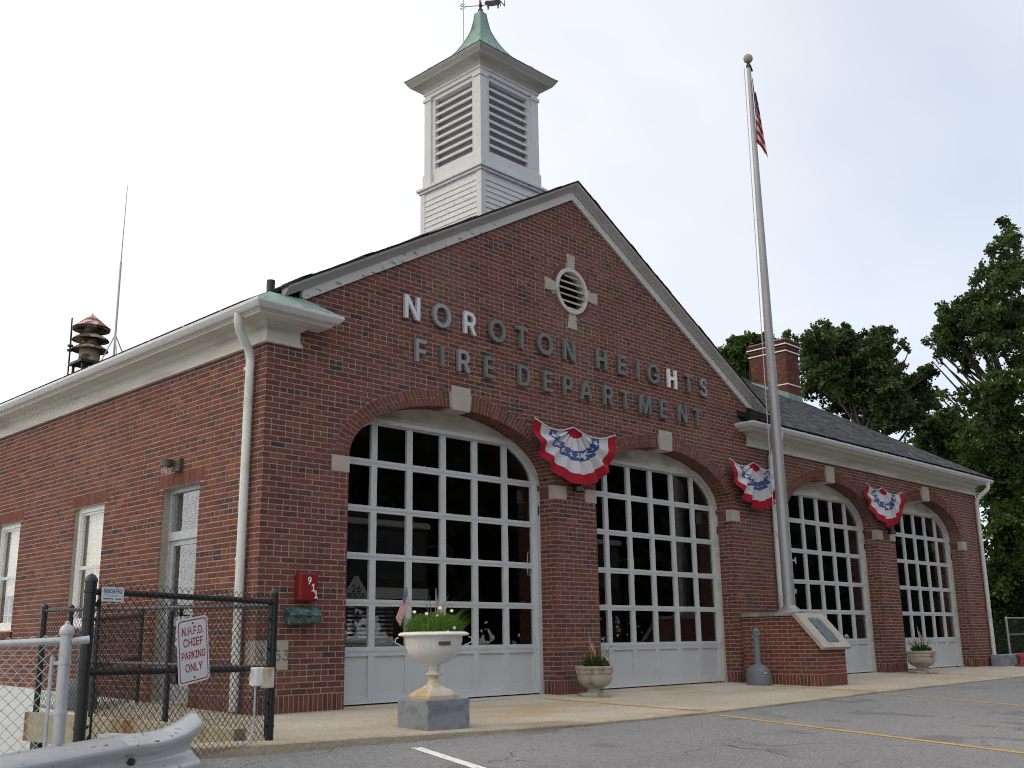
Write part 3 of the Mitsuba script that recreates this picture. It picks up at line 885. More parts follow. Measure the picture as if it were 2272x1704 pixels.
d1 = B().add(*downspout([(-0.33, 0.13, 4.62), (-0.33, 0.13, 4.45), (-0.075, 0.24, 4.20), (-0.075, 0.25, 3.4), (-0.075, 0.265, 0.04)]))
d1.add(*tube([(-0.075, 0.27, 4.02), (-0.075, 0.27, 3.98)], 0.058, 12)).add(*tube([(-0.075, 0.268, 1.75), (-0.075, 0.268, 1.71)], 0.058, 12))
put(f'{ST}__downspout', d1, 'downspout_paint', smooth=40)
d2 = B().add(*downspout([(11.3, -0.33, 4.62), (11.3, -0.3, 4.45), (11.3, -0.07, 4.2), (11.3, -0.07, 0.1)]))
put(f'{ST}__downspout', d2, 'downspout_paint', smooth=40)
d3 = B().add(*downspout([(XR + 0.1, -0.35, 4.62), (XR + 0.1, -0.35, 4.45), (XR - 0.08, -0.07, 4.2), (XR - 0.08, -0.07, 3.2), (XR - 0.10, -0.07, 0.27)]))
put(f'{ST}__downspout', d3, 'downspout_paint', smooth=40)

# ------------------------------------------------------------------ roofs
RT = 8.13


def slab(p, t):
    p = np.asarray(p, float)
    v = np.vstack([p, p - [0, 0, t]])
    return v, np.array([[0, 1, 2, 3], [7, 6, 5, 4], [0, 4, 5, 1], [1, 5, 6, 2], [2, 6, 7, 3], [3, 7, 4, 0]])


rb_ = B()
for s in (-1, 1):
    d_ = 6.05 if s < 0 else 5.3
    rb_.add(*slab([(RIDGE_X, 0.0, RT), (RIDGE_X + s * d_, 0.0, RT - SL * d_), (RIDGE_X + s * d_, 14.7, RT - SL * d_), (RIDGE_X, 14.7, RT)], 0.05))
    rb_.add(*slab([(RIDGE_X, -0.17, RT), (RIDGE_X + s * 5.53, -0.17, RT - SL * 5.53), (RIDGE_X + s * 5.53, -0.001, RT - SL * 5.53), (RIDGE_X, -0.001, RT)], 0.018))
RM = put(f'{ST}__main_roof', rb_, 'tar_mat')
sh = B()
for s in (-1, 1):                                 # shingle ends that show along the two rakes
    n = 44
    for k in range(n):
        d0, d1_ = 6.0 * k / n, 6.0 * (k + 1.15) / n
        if d1_ > 5.56:
            continue
        u = 0.008 + 0.008 * R.random()
        if k % 7 == 3:
            u += 0.012
        p = [(RIDGE_X + s * d0, -0.182 - 0.012 * R.random(), RT - SL * d0 + u), (RIDGE_X + s * d1_, -0.182, RT - SL * d1_ + u + 0.005), (RIDGE_X + s * d1_, 0.25, RT - SL * d1_ + u + 0.005), (RIDGE_X + s * d0, 0.25, RT - SL * d0 + u)]
        sh.add(*slab(p, 0.012), np.array([0.06, 0.06, 0.063]) * (0.7 + 0.6 * R.random()))
labels[put(f'{RM}__shingle', sh, 'shingle_mat')] = {'kind': 'stuff'}
# wing roof: one long front slope with courses of tab shingles
EZ, EY = 4.735, -0.375
WX0, WX1, WT = 10.5, 21.92, 7.5
WR = Polygon([(10.55, EY), (WX1, EY), (WX1, EY + WT), (8.6, EY + WT), (8.6, 2.8)])
wv, wf = ext(WR, -0.07, 0.0, 'xy')
wv[:, 2] += EZ + 0.56 * (wv[:, 1] - EY)
wv2, wf2 = ext(sbox(8.6, EY + WT, WX1, 14.9), -0.07, 0.0, 'xy')
wv2[:, 2] += EZ + 0.56 * WT - 0.565 * (wv2[:, 1] - EY - WT)
put(f'{ST}__wing_roof', B().add(wv, wf).add(wv2, wf2), 'tar_mat')
put(f'{ST}__wing_gable', B().add(*ext(Polygon([(2.6, 6.0), (12.0, 6.0), (EY + WT, EZ + 0.56 * WT - 0.05)]), 8.62, 8.70, 'yz')), 'trim_paint')
sh = B()
cs = math.hypot(1, 0.56)
rgs = np.random.default_rng(5)
ncourse = int(WT * cs / 0.135)
for i in range(ncourse):
    t0, t1 = i * 0.135 / cs, (i * 0.135 + 0.16) / cs
    x = WX0 - 4.9 * max(0.0, t0 - 0.1) / 6.0 - 0.3 * rgs.random()
    while x < WX1:
        w = rgs.choice([0.16, 0.22, 0.30, 0.34])
        xa, xb = max(x, 8.6, WX0 - 4.9 * max(0.0, t0 - 0.1) / 6.0), min(x + w - 0.006, WX1 + 0.01)
        if xb - xa > 0.03:
            u = 0.016 + 0.006 * rgs.random()
            g = np.array([0.066, 0.068, 0.075]) * (0.55 + 0.95 * rgs.random())
            sh.add(*slab([(xa, EY - 0.02 + t0, EZ + 0.56 * t0 + u), (xb, EY - 0.02 + t0, EZ + 0.56 * t0 + u), (xb, EY - 0.02 + t1, EZ + 0.56 * t1 + u - 0.008), (xa, EY - 0.02 + t1, EZ + 0.56 * t1 + u - 0.008)], 0.012), g)
        x += w
labels[put(f'{ST}__wing_roof__shingle', sh, 'shingle_mat')] = {'kind': 'stuff'}
# rake boards of the gable: flat frieze board, raking moulding above it


def rake_piece(d0, d1, lo, hi, ya_, yb_, s):
    """band between two heights measured from the roof line down"""
    p = [(RIDGE_X + s * d0, RT - SL * d0 - lo), (RIDGE_X + s * d1, RT - SL * d1 - lo), (RIDGE_X + s * d1, RT - SL * d1 - hi), (RIDGE_X + s * d0, RT - SL * d0 - hi)]
    v = np.array([[q[0], ya_, q[1]] for q in p] + [[q[0], yb_, q[1]] for q in p])
    return v, QF


for s in (-1, 1):
    key = f'{ST}__{numbered("rake_board")}'
    bb = B().add(*rake_piece(0, 5.22, 0.145, 0.285, -0.04, 0.02, s))
    put(f'{key}__board', bb, 'rake_paint')
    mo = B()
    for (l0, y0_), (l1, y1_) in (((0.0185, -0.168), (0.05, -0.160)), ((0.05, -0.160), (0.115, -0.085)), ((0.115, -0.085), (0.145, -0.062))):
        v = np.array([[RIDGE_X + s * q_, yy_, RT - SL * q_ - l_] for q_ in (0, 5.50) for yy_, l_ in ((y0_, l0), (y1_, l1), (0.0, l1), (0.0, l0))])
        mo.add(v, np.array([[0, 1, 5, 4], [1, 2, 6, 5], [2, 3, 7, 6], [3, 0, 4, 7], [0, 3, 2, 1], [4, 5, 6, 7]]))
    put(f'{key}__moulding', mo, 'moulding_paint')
# copper covered tops of the two cornice returns
zc = 4.69
put(f'{ST}__copper_return', B().add(np.array([[-0.40, -0.40, zc + 0.008], [0.82, -0.40, zc + 0.008], [0.82, -0.002, zc + 0.03], [0.50, -0.002, 4.955], [0.0, -0.002, 4.945], [-0.40, -0.002, zc + 0.012], [-0.40, 0.35, zc + 0.012], [0.0, 0.35, 4.945]]), np.array([[0, 1, 3], [0, 3, 4], [1, 2, 3], [0, 4, 5], [5, 4, 7], [5, 7, 6]])), 'copper_mat')
put(f'{ST}__copper_return', B().add(np.array([[10.24, -0.38, zc - 0.02], [11.2, -0.38, zc], [11.2, 0.0, zc + 0.10], [10.85, 0.0, zc + 0.16], [10.24, 0.0, zc + 0.03]]), np.array([[0, 1, 3], [1, 2, 3], [0, 3, 4]])), 'copper_mat')
vp = B().add(*tube([(0.30, 0.45, 4.85), (0.30, 0.45, 5.27)], 0.052, 14, caps=False)).add(*tube([(0.30, 0.45, 5.27), (0.30, 0.45, 4.9)], 0.042, 14, caps=False))
put(f'{ST}__vent_pipe', vp, 'dark_metal', smooth=40)

# chimney in the wing roof
CX0, CX1, CY0, CY1 = 20.8, 21.55, 4.74, 5.95
core = B().box(CX0 + 0.012, CX1 - 0.012, CY0 + 0.012, CY1 - 0.012, 7.0, 9.42)
CH = put(f'{ST}__chimney', core, 'mortar_mat')
cb = B()
rgc = np.random.default_rng(3)
for i in range(34):
    z = 7.15 + i * CO
    if z > 9.40:
        break
    grow = 0.0 if z < 9.12 else 0.035 if z < 9.26 else 0.06
    for face in range(4):
        L0 = (CX1 - CX0) if face % 2 == 0 else (CY1 - CY0)
        n = max(int(round((L0 + 2 * grow) / 0.203)), 1)
        for k in range(-1, n + 1):
            a, c_ = (k + (0.5 if i % 2 else 0)) / n, (k + 1 + (0.5 if i % 2 else 0)) / n
            a, c_ = max(a, 0), min(c_, 1)
            if c_ - a < 0.02:
                continue
            ln = L0 + 2 * grow
            a, c_ = a * ln + 0.005 - grow, c_ * ln - 0.005 - grow
            q = 0.002 * rgc.random()
            col = brick_col(rgc) * 0.8 * (0.55 if z > 9.2 else 1.0)
            if face == 0:
                cb.box(CX0 + a, CX0 + c_, CY0 - grow - q, CY0 + 0.02, z, z + 0.058, col)
            elif face == 1:
                cb.box(CX1 - 0.02, CX1 + grow + q, CY0 + a, CY0 + c_, z, z + 0.058, col)
            elif face == 2:
                cb.box(CX0 + a, CX0 + c_, CY1 - 0.02, CY1 + grow + q, z, z + 0.058, col)
            else:
                cb.box(CX0 - grow - q, CX0 + 0.02, CY0 + a, CY0 + c_, z, z + 0.058, col)
labels[put(f'{CH}__brickwork', cb, 'brick_mat')] = {'kind': 'stuff'}
for z in (9.28, 9.075, 8.06):
    g = 0.075 if z > 9.2 else 0.045 if z > 9 else 0.012
    put(f'{CH}__white_band', B().box(CX0 - g, CX1 + g, CY0 - g, CY1 + g, z, z + 0.032), 'white_paint')
put(f'{CH}__cap', B().box(CX0 - 0.03, CX1 + 0.03, CY0 - 0.03, CY1 + 0.03, 9.43, 9.47), 'limestone_mat')
fl = B()
zf = lambda y: EZ + 0.56 * (y - EY)
fl.add(np.array([[CX0 - 0.02, CY0 - 0.025, zf(CY0)], [CX1 + 0.02, CY0 - 0.025, zf(CY0)], [CX1 + 0.02, CY0 - 0.025, zf(CY0) + 0.19], [CX0 - 0.02, CY0 - 0.025, zf(CY0) + 0.19], [CX0 - 0.02, CY1, zf(CY1)], [CX0 - 0.02, CY1, zf(CY1) + 0.06], [CX1 + 0.02, CY1, zf(CY1)], [CX1 + 0.02, CY1, zf(CY1) + 0.2]]), np.array([[0, 1, 2, 3], [4, 0, 3, 5], [1, 6, 7, 2]]))
put(f'{CH}__flashing', fl, 'copper_mat')

# ------------------------------------------------------------------ cupola on the ridge
QX, QY = 5.67, 2.095
CU = f'{ST}__cupola'


def sq(h, z0_, z1_, b_=None):
    return (b_ or B()).box(QX - h, QX + h, QY - h, QY + h, z0_, z1_)


cu = sq(0.765, 7.2, 8.66)
put(CU, cu, 'cupola_paint')
cl = B()
for i in range(12):                               # lapped clapboards on the base
    z = 7.45 + i * 0.10
    if z + 0.10 > 8.64:
        break
    o0, o1 = 0.766, 0.766 + 0.016
    for (ax, s_) in ((0, -1), (0, 1), (1, -1), (1, 1)):
        v = np.array([[-0.68, o1, z], [0.68, o1, z], [0.68, o0, z + 0.104], [-0.68, o0, z + 0.104], [-0.68, 0.75, z], [0.68, 0.75, z]])
        f = np.array([[0, 1, 2, 3], [0, 4, 5, 1]])
        w = np.stack([v[:, 0], s_ * v[:, 1]], 1) if ax else np.stack([s_ * v[:, 1], v[:, 0]], 1)
        put(f'{CU}__clapboard', B().add(np.stack([QX + w[:, 0], QY + w[:, 1], v[:, 2]], 1), f), 'cupola_paint')
for sx in (-1, 1):
    for sy in (-1, 1):
        px, py = QX + sx * 0.73, QY + sy * 0.73
        put(f'{CU}__corner_board', B().box(px - 0.055, px + 0.055, py - 0.055, py + 0.055, 7.3, 8.64), 'cupola_paint')
        px, py = QX + sx * 0.655, QY + sy * 0.655
        po = B().box(px - 0.085, px + 0.085, py - 0.085, py + 0.085, 8.70, 10.48)
        po.box(px - 0.105, px + 0.105, py - 0.105, py + 0.105, 8.70, 8.98).box(px - 0.105, px + 0.105, py - 0.105, py + 0.105, 10.44, 10.50)
        put(f'{CU}__corner_post', po, 'cupola_paint')
sk = sq(0.845, 8.66, 8.70)
sq(0.81, 8.61, 8.66, sk)
sq(0.80, 8.70, 8.735, sk)
put(f'{CU}__skirt_moulding', sk, 'cupola_paint')
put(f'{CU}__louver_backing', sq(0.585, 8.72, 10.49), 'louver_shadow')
for ax in (0, 1):
    for s_ in (-1, 1):
        def face(a0, a1, o0, o1, z0_, z1_, bb):
            if ax:
                bb.box(QX + a0, QX + a1, *sorted((QY + s_ * o0, QY + s_ * o1)), z0_, z1_)
            else:
                bb.box(*sorted((QX + s_ * o0, QX + s_ * o1)), QY + a0, QY + a1, z0_, z1_)
        fb = B()
        face(-0.57, -0.49, 0.60, 0.70, 8.735, 10.50, fb)
        face(0.49, 0.57, 0.60, 0.70, 8.735, 10.50, fb)
        face(-0.49, 0.49, 0.60, 0.70, 8.735, 9.02, fb)
        face(-0.49, 0.49, 0.60, 0.70, 10.42, 10.50, fb)
        put(f'{CU}__louver_frame', fb, 'cupola_paint')
        for k in range(9):
            z = 9.055 + k * 0.155
            e1 = (0.50, 0, 0) if ax else (0, 0.50, 0)
            o_ = np.array([0, s_, 0.0]) if ax else np.array([s_, 0, 0.0])
            cc_ = np.array([QX, QY, z]) + o_ * 0.645
            put(f'{CU}__louver_slat', B().add(*obox(cc_, e1, o_ * 0.045 + np.array([0, 0, -0.020]), np.array([0, 0, 0.024]))), 'cupola_paint')
co = sq(0.735, 10.50, 10.575)
put(f'{CU}__entablature', sq(0.755, 10.575, 10.60, co), 'cupola_paint')
# coved cornice, square in plan


def square_loft(prof_):
    v, f = [], []
    for h, z in prof_:
        v += [(QX - h, QY - h, z), (QX + h, QY - h, z), (QX + h, QY + h, z), (QX - h, QY + h, z)]
    for i in range(len(prof_) - 1):
        for j in range(4):
            f.append([i * 4 + j, i * 4 + (j + 1) % 4, (i + 1) * 4 + (j + 1) % 4, (i + 1) * 4 + j])
    return np.array(v), np.array(f)


put(f'{CU}__cove_cornice', B().add(*square_loft([(0.74, 10.60), (0.75, 10.635), (0.785, 10.68), (0.845, 10.715), (0.93, 10.74), (0.94, 10.75), (0.94, 10.755)])), 'trim_paint')
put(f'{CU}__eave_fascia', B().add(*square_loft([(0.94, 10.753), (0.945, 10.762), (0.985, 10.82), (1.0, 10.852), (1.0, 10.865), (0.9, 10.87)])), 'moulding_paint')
zr = [(1.012, 10.862), (1.012, 10.874), (0.72, 11.07), (0.55, 11.22), (0.43, 11.35), (0.31, 11.52), (0.235, 11.66), (0.175, 11.80), (0.125, 11.95), (0.095, 12.12), (0.072, 12.30), (0.045, 12.335), (0.0, 12.34)]
put(f'{CU}__copper_roof', B().add(*square_loft(zr)), 'copper_mat', smooth=22)
hips = B()
for sx in (-1, 1):
    for sy in (-1, 1):
        hips.add(*tube([(QX + sx * h, QY + sy * h, z) for h, z in zr[1:-2]], 0.013, 6))
for ax in (0, 1):
    for s_ in (-1, 1):
        for u in (-0.33, 0.33):
            hips.add(*tube([(QX + (u * h if ax else s_ * h), QY + (s_ * h if ax else u * h), z + 0.004) for h, z in zr[1:6]], 0.009, 6))
put(f'{CU}__roof_seam', hips, 'copper_mat', smooth=40)
# weathervane
VN = f'{CU}__weathervane'
put(VN, B().add(*lathe([(0.0, 12.30), (0.048, 12.33), (0.05, 12.37), (0.028, 12.41), (0.022, 12.43), (0.036, 12.46), (0.036, 12.485), (0.02, 12.52), (0.022, 12.545), (0.0, 12.57)], 16, (QX, QY, 0))).add(*tube([(QX, QY, 12.5), (QX, QY, 13.25)], 0.008, 6)), 'dark_metal', smooth=40)
arm = B()
ad = np.array([-0.62, 0.785, 0.0])
a2 = np.array([0.785, 0.62, 0.0])
c0 = np.array([QX, QY, 12.475])
arm.add(*tube([c0 - ad * 0.36, c0 + ad * 0.30], 0.007, 6)).add(*tube([c0 - a2 * 0.33, c0 + a2 * 0.33], 0.007, 6))
put(f'{VN}__arm', arm, 'dark_metal')
for ch, dv in (('S', ad * 0.30), ('N', -ad * 0.36), ('E', a2 * 0.33), ('W', -a2 * 0.40)):
    v, f = text(ch, 0.12, 0.008, False)
    put(f'{VN}__direction_letter', B().add(place(v - [v[:, 0].max() if ch == 'S' else 0, 0, 0], c0 + dv + np.array([0, 0, -0.05]), -ad if ch in 'SN' else a2, (0, 0, 1), (0.6, 0.78, 0)), f), 'dark_metal')
beast = Polygon([(-0.15, 0.05), (-0.12, 0.09), (-0.06, 0.085), (0.05, 0.09), (0.11, 0.10), (0.15, 0.085), (0.155, 0.03), (0.125, -0.02), (0.12, -0.09), (0.095, -0.09), (0.09, -0.02), (0.0, -0.03), (-0.06, -0.03), (-0.07, -0.10), (-0.095, -0.10), (-0.10, -0.01), (-0.14, 0.02)])
bv, bf = ext(beast, -0.006, 0.006)
bd = np.array([0.62, -0.785, 0])
bp = np.array([QX, QY, 12.70])
put(f'{VN}__animal_silhouette', B().add(bp + bv[:, :1] * bd + bv[:, 1:2] * np.array([0.785, 0.62, 0]) + bv[:, 2:3] * np.array([0, 0, 1.0]) + np.array([0.14, -0.18, -0.225]), bf), 'dark_metal')
put(f'{CU}__lightning_rod', B().add(*tube([(5.44, 2.32, 11.3), (5.44, 2.32, 13.6)], 0.009, 6)), 'galvanized')

# ------------------------------------------------------------------ things on the roofs
t = thing('siren', 'old fire siren of stacked flared discs with a faded red cone cap', 'siren')
sx, sy, sz = 1.50, 8.45, 5.80
st = B()
for a in (-0.2, 0.2):
    for c_ in (-0.2, 0.2):
        st.box(sx + a - 0.02, sx + a + 0.02, sy + c_ - 0.02, sy + c_ + 0.02, sz - 0.35, sz + 0.12)
st.box(sx - 0.27, sx + 0.27, sy - 0.27, sy + 0.27, sz + 0.12, sz + 0.17)
put(f'{t}__stand', st, 'dark_metal')
prin('siren_paint', mikit.proc(lambda p, n, uv: mix(C(0.32, 0.29, 0.20), C(0.075, 0.05, 0.04), sst(0.42, 0.55, fbm(p.x * 6, p.y * 6, p.z * 6, 4)))), 0.7)
prin('siren_red', mikit.proc(lambda p, n, uv: mix(C(0.24, 0.07, 0.06), C(0.52, 0.47, 0.42), sst(0.55, 0.65, fbm(p.x * 7, p.y * 7, p.z * 7, 3)))), 0.7)
put(f'{t}__drum', B().add(*lathe([(0.0, sz + 0.17), (0.19, sz + 0.17), (0.19, sz + 0.5), (0.15, sz + 0.52), (0.15, sz + 0.86), (0, sz + 0.9)], 24, (sx, sy, 0))), 'siren_paint', smooth=40)
for k, z in enumerate((0.44, 0.64, 0.84)):
    put(f'{t}__horn_disc', B().add(*lathe([(0.13, sz + z + 0.09), (0.2, sz + z + 0.07), (0.31, sz + z), (0.335, sz + z - 0.035), (0.30, sz + z - 0.03), (0.2, sz + z + 0.0), (0.13, sz + z + 0.01)], 28, (sx, sy, 0))), 'siren_paint', smooth=50)
put(f'{t}__cap', B().add(*lathe([(0.335, sz + 0.83), (0.345, sz + 0.845), (0.04, sz + 1.10), (0.012, sz + 1.12), (0.0, sz + 1.17)], 28, (sx, sy, 0))), 'siren_red', smooth=30)
t = thing('whip_antenna', 'tall thin whip antenna on a tripod behind the left eave', 'antenna')
axx, ayy = 1.72, 7.9
put(f'{t}__mast', B().add(*tube([(axx, ayy, 6.0), (axx, ayy, 7.9)], 0.022, 8)).add(*tube([(axx - 0.0, ayy, 7.9), (axx - 0.10, ayy - 0.25, 9.35)], [0.011, 0.006], 6)), 'galvanized', smooth=40)
tp = B()
for q in (0.3, 2.4, 4.5):
    tp.add(*tube([(axx, ayy, 6.45), (axx + 0.36 * math.cos(q), ayy + 0.36 * math.sin(q), 5.75 + 0.3 * math.cos(q) * 0.56)], 0.011, 6))
put(f'{t}__tripod', tp, 'galvanized', smooth=40)
t = thing('short_antenna', 'short dark antenna rod with two collars left of the siren', 'antenna')
put(f'{t}__rod', B().add(*tube([(1.25, 8.75, 5.4), (1.24, 8.72, 6.35), (1.22, 8.7, 6.86)], [0.012, 0.018, 0.014], 6)), 'dark_metal')
put(f'{t}__collar', B().add(*tube([(1.24, 8.72, 6.30), (1.24, 8.72, 6.33)], 0.055, 8)).add(*tube([(1.24, 8.72, 6.21), (1.24, 8.72, 6.24)], 0.055, 8)), 'dark_metal')
t = thing('floodlight', 'black box floodlight on the roof edge behind the flagpole', 'floodlight')
v, f = obox((10.62, -0.30, 4.82), (0.40, 0, -0.01), (0, 0.05, 0.03), (0, -0.035, 0.105))
put(f'{t}__housing', B().add(v, f), 'black_coat')
put(f'{t}__bracket', B().add(*tube([(10.3, -0.3, 4.70), (10.3, -0.26, 4.78)], 0.015)).add(*tube([(10.95, -0.3, 4.70), (10.95, -0.26, 4.78)], 0.015)), 'dark_metal')

# ------------------------------------------------------------------ small things on the walls
t = thing('call_box', 'red emergency box marked 911 on the brick wall', 'call box')
put(f'{t}__case', rbox(0.495, 0.745, -0.13, -0.001, 1.255, 1.575, 0.02), 'red_paint', smooth=30)
put(f'{t}__lid_seam', rbox(0.49, 0.75, -0.10, -0.09, 1.25, 1.58, 0.004), 'red_paint')
for ch, x, z in (('9', 0.595, 1.445), ('1', 0.65, 1.365), ('1', 0.69, 1.285)):
    v, f = text(ch, 0.082, 0.003, True)
    v[:, 0] -= v[:, 0].min()
    put(f'{t}__digit', B().add(place(v * [0.9, 1, 1], (x, -0.1335, z), (1, 0, 0), (0, 0, 1), (0, -1, 0)), f), 'white_paint')
t = thing('bronze_mailbox', 'greenish bronze wall mailbox below the red emergency box', 'mailbox')
cross = Polygon([(-0.001, 0.985), (-0.115, 0.985), (-0.15, 1.0), (-0.165, 1.085), (-0.001, 1.085)])
put(f'{t}__body', B().add(*ext(cross, 0.365, 0.775, 'yz')), 'bronze_mat')
lid = Polygon([(-0.001, 1.185), (-0.05, 1.18), (-0.10, 1.15), (-0.19, 1.088), (-0.185, 1.08), (-0.09, 1.135), (-0.04, 1.16), (-0.001, 1.165)])
put(f'{t}__lid', B().add(*ext(lid, 0.35, 0.79, 'yz')).add(*ext(Polygon([(-0.001, 1.085), (-0.16, 1.085), (-0.10, 1.12), (-0.04, 1.15), (-0.001, 1.16)]), 0.37, 0.77, 'yz')), 'bronze_mat')
put(f'{t}__knob', B().add(*lathe([(0, 0), (0.016, 0.004), (0.02, 0.014), (0.0, 0.024)], 12)).add(*tube([(0.0, 0, 0), (0.0, 0, -0.03)], 0.006)), 'bronze_mat', to_world=mi.ScalarTransform4f().translate([0.57, -0.165, 1.125]).rotate([1, 0, 0], 60))
put(f'{t}__hook', B().add(*tube([(0.43, -0.03, 0.985), (0.43, -0.06, 0.955), (0.43, -0.09, 0.965)], 0.006)).add(*tube([(0.68, -0.03, 0.985), (0.68, -0.06, 0.955), (0.68, -0.09, 0.965)], 0.006)), 'bronze_mat')
t = thing('wall_lamp', 'small bronze security lamp above the side door', 'lamp')
put(f'{t}__back_plate', rbox(-0.06, -0.001, 1.86, 2.02, 2.96, 3.13, 0.008), 'lamp_bronze')
put(f'{t}__hood', B().add(*lathe([(0.0, 0.10), (0.075, 0.09), (0.08, 0.0), (0.075, 0.0), (0.07, 0.08), (0.0, 0.085)], 20, (-0.13, 2.06, 3.03))), 'lamp_bronze', smooth=40)
scene['lamp_glass'] = {'type': 'dielectric', 'int_ior': 1.45}
put(f'{t}__arm', B().box(-0.10, -0.05, 1.99, 2.06, 3.07, 3.11), 'lamp_bronze')
put(f'{t}__glass', B().add(*lathe([(0.06, 0.0), (0.055, -0.10), (0.0, -0.105)], 16, (-0.13, 2.06, 3.03))), 'pane_glass', smooth=40)

# ------------------------------------------------------------------ bunting


def bunting(cx, z_top, w, h, label, seed, narrow=1.0, lift=0.0):
    t = thing('bunting', label, 'bunting', None)
    rgb_ = np.random.default_rng(seed)
    ph = rgb_.uniform(0, 6, 4)
    NT = 150

    def P(r, th):
        # th from 0 (left) to pi (right), r from 0 to 1: a gathered half rosette, flatter at its foot
        a = -math.cos(th)
        sn = math.sin(th)
        am = math.copysign(abs(a) ** 1.25, a)
        gather = 0.35 + 0.65 * sn
        fold = math.sin(th * 15 + ph[0] + 0.9 * math.sin(2 * th + ph[1])) * (0.62 + 0.38 * math.sin(th * 3.1 + ph[2]))
        x = cx + am * r * w / 2 + 0.012 * fold * r
        z = z_top - sn ** 0.8 * r * h
        top = 1 - sn                                   # near the top edge the cloth sags between its three fixings
        z -= 0.16 * h * top ** 1.5 * abs(math.sin(math.pi * min(abs(a * r), 1.0))) * 0.75
        z += (lift + 0.02 * math.sin(ph[3])) * a * r + 0.012 * fold * r * sn
        y = -0.10 - 0.035 * r - 0.075 * r * sn * (1.1 - 0.3 * r) - 0.115 * math.sqrt(r) * (1.15 - 0.55 * r) * fold * gather - 0.03 * math.sin(th * 4 + ph[2]) * r
        return (x, min(y, -0.022), z)

    bands = [('centre', 0.02, 0.20, 'cloth_red'), ('white_band', 0.20, 0.42, 'cloth_white'), ('star_band', 0.42, 0.60, 'cloth_blue'), ('white_band', 0.60, 0.82, 'cloth_white'), ('border', 0.82, 1.0, 'cloth_red')]
    for nm, r0, r1, m in bands:
        rs = np.linspace(r0, r1, 7)
        ts = np.linspace(0.0, math.pi, NT)
        v = np.array([[P(r, q) for q in ts] for r in rs]).reshape(-1, 3)
        f = np.array([[i * NT + j, (i + 1) * NT + j, (i + 1) * NT + j + 1, i * NT + j + 1] for i in range(6) for j in range(NT - 1)])
        put(f'{t}__{nm}', B().add(v, f), m, smooth=True)
    for k in range(9):
        tc = math.pi * (k + 0.5) / 9
        sv_, sf_ = [], []
        c_ = np.array(P(0.51, tc))
        pts = []
        for j in range(10):
            q = j * math.pi / 5 + math.pi / 2
            rad = (0.082 if j % 2 == 0 else 0.034)
            dth, dr_ = rad * math.cos(q) / 0.55, rad * math.sin(q)
            p_ = np.array(P(min(max(0.51 + dr_, 0.43), 0.59), min(max(tc + dth, 0), math.pi)))
            p_[1] -= 0.006
            pts.append(p_)
        c_[1] -= 0.006
        vv = np.vstack([pts, c_])
        put(f'{t}__star', B().add(vv, np.array([[10, j, (j + 1) % 10] for j in range(10)])), 'cloth_white')
    hem = [P(1.0 - 2 * q, 0.0) if q < 0.5 else P(2 * q - 1.0, math.pi) for q in np.linspace(0.001, 0.999, 60)]
    put(f'{t}__top_hem', B().add(*tube(np.array(hem), 0.012, 6)), 'cloth_white', smooth=True)
    put(f'{t}__grommet', B().add(*lathe([(0.008, 0), (0.018, 0.003), (0.02, 0), (0.018, -0.003)], 10, P(0.97, 0.01))), 'chrome')
    return t


bunting(5.46, 3.97, 1.93, 0.91, 'red white and blue star bunting draped between the first two arched doors', 1)
bunting(10.62, 3.98, 1.70, 0.90, 'red white and blue star bunting half hidden behind the flagpole', 4)
bunting(15.93, 3.99, 1.88, 0.86, 'red white and blue star bunting between the two right-hand arched doors', 8)
for x in (5.5, 16.15):
    t = thing('wall_spotlight', 'small dark spotlight under the left bunting' if x < 8 else 'small dark spotlight under the right bunting', 'spotlight')
    put(f'{t}__head', B().add(*lathe([(0, 0.05), (0.07, 0.05), (0.09, -0.06), (0.08, -0.06), (0, 0.0)], 14, (x, -0.13, 3.03))), 'black_coat', smooth=40)
    put(f'{t}__bracket', B().add(*tube([(x, -0.003, 3.09), (x, -0.13, 3.08)], 0.018)), 'black_coat')

# ------------------------------------------------------------------ flags


def flag_parts(key, P, star_r, w, h, nu=26, star_rows=9):
    """P(u, v) with u along the fly and v down the hoist; stripes, canton and stars as parts"""
    def patch(u0, u1, v0, v1, n, m):
        us, vs = np.linspace(u0, u1, n), np.linspace(v0, v1, m)
        vv = np.array([[P(u, q) for u in us] for q in vs]).reshape(-1, 3)
        return vv, np.array([[i * n + j, i * n + j + 1, (i + 1) * n + j + 1, (i + 1) * n + j] for i in range(m - 1) for j in range(n - 1)])
    stripes = {0: B(), 1: B()}
    for k in range(13):
        stripes[k % 2].add(*patch(0.4 if k < 7 else 0.0, 1, k / 13, (k + 1) / 13, nu, 3))
    put(f'{key}__red_stripes', stripes[0], 'cloth_red')
    put(f'{key}__white_stripes', stripes[1], 'cloth_white')
    put(f'{key}__canton', B().add(*patch(0, 0.4, 0, 7 / 13, 14, 10)), 'cloth_blue')
    s = B()
    for r in range(star_rows):
        n = 6 if r % 2 == 0 else 5
        for k in range(n):
            u, q = 0.4 * ((k + 0.5 + (0.5 if n == 5 else 0)) / 6.2), 7 / 13 * (r + 0.7) / (star_rows + 0.4)
            c_ = np.array(P(u, q))
            du = (np.array(P(u + 0.01, q)) - c_) / (0.01 * w)
            dv = (np.array(P(u, q + 0.01)) - c_) / (0.01 * h)
            nn = np.cross(du, dv)
            nn /= np.linalg.norm(nn) + 1e-9
            for sd_ in (1, -1):
                ring = [c_ + nn * sd_ * 0.0012 + (du * math.cos(j * math.pi / 5) + dv * math.sin(j * math.pi / 5)) * star_r * (1 if j % 2 else 0.45) for j in range(10)]
                s.add(np.vstack([ring, c_ + nn * sd_ * 0.0012]), np.array([[10, j, (j + 1) % 10] for j in range(10)]))
    put(f'{key}__stars', s, 'cloth_white')


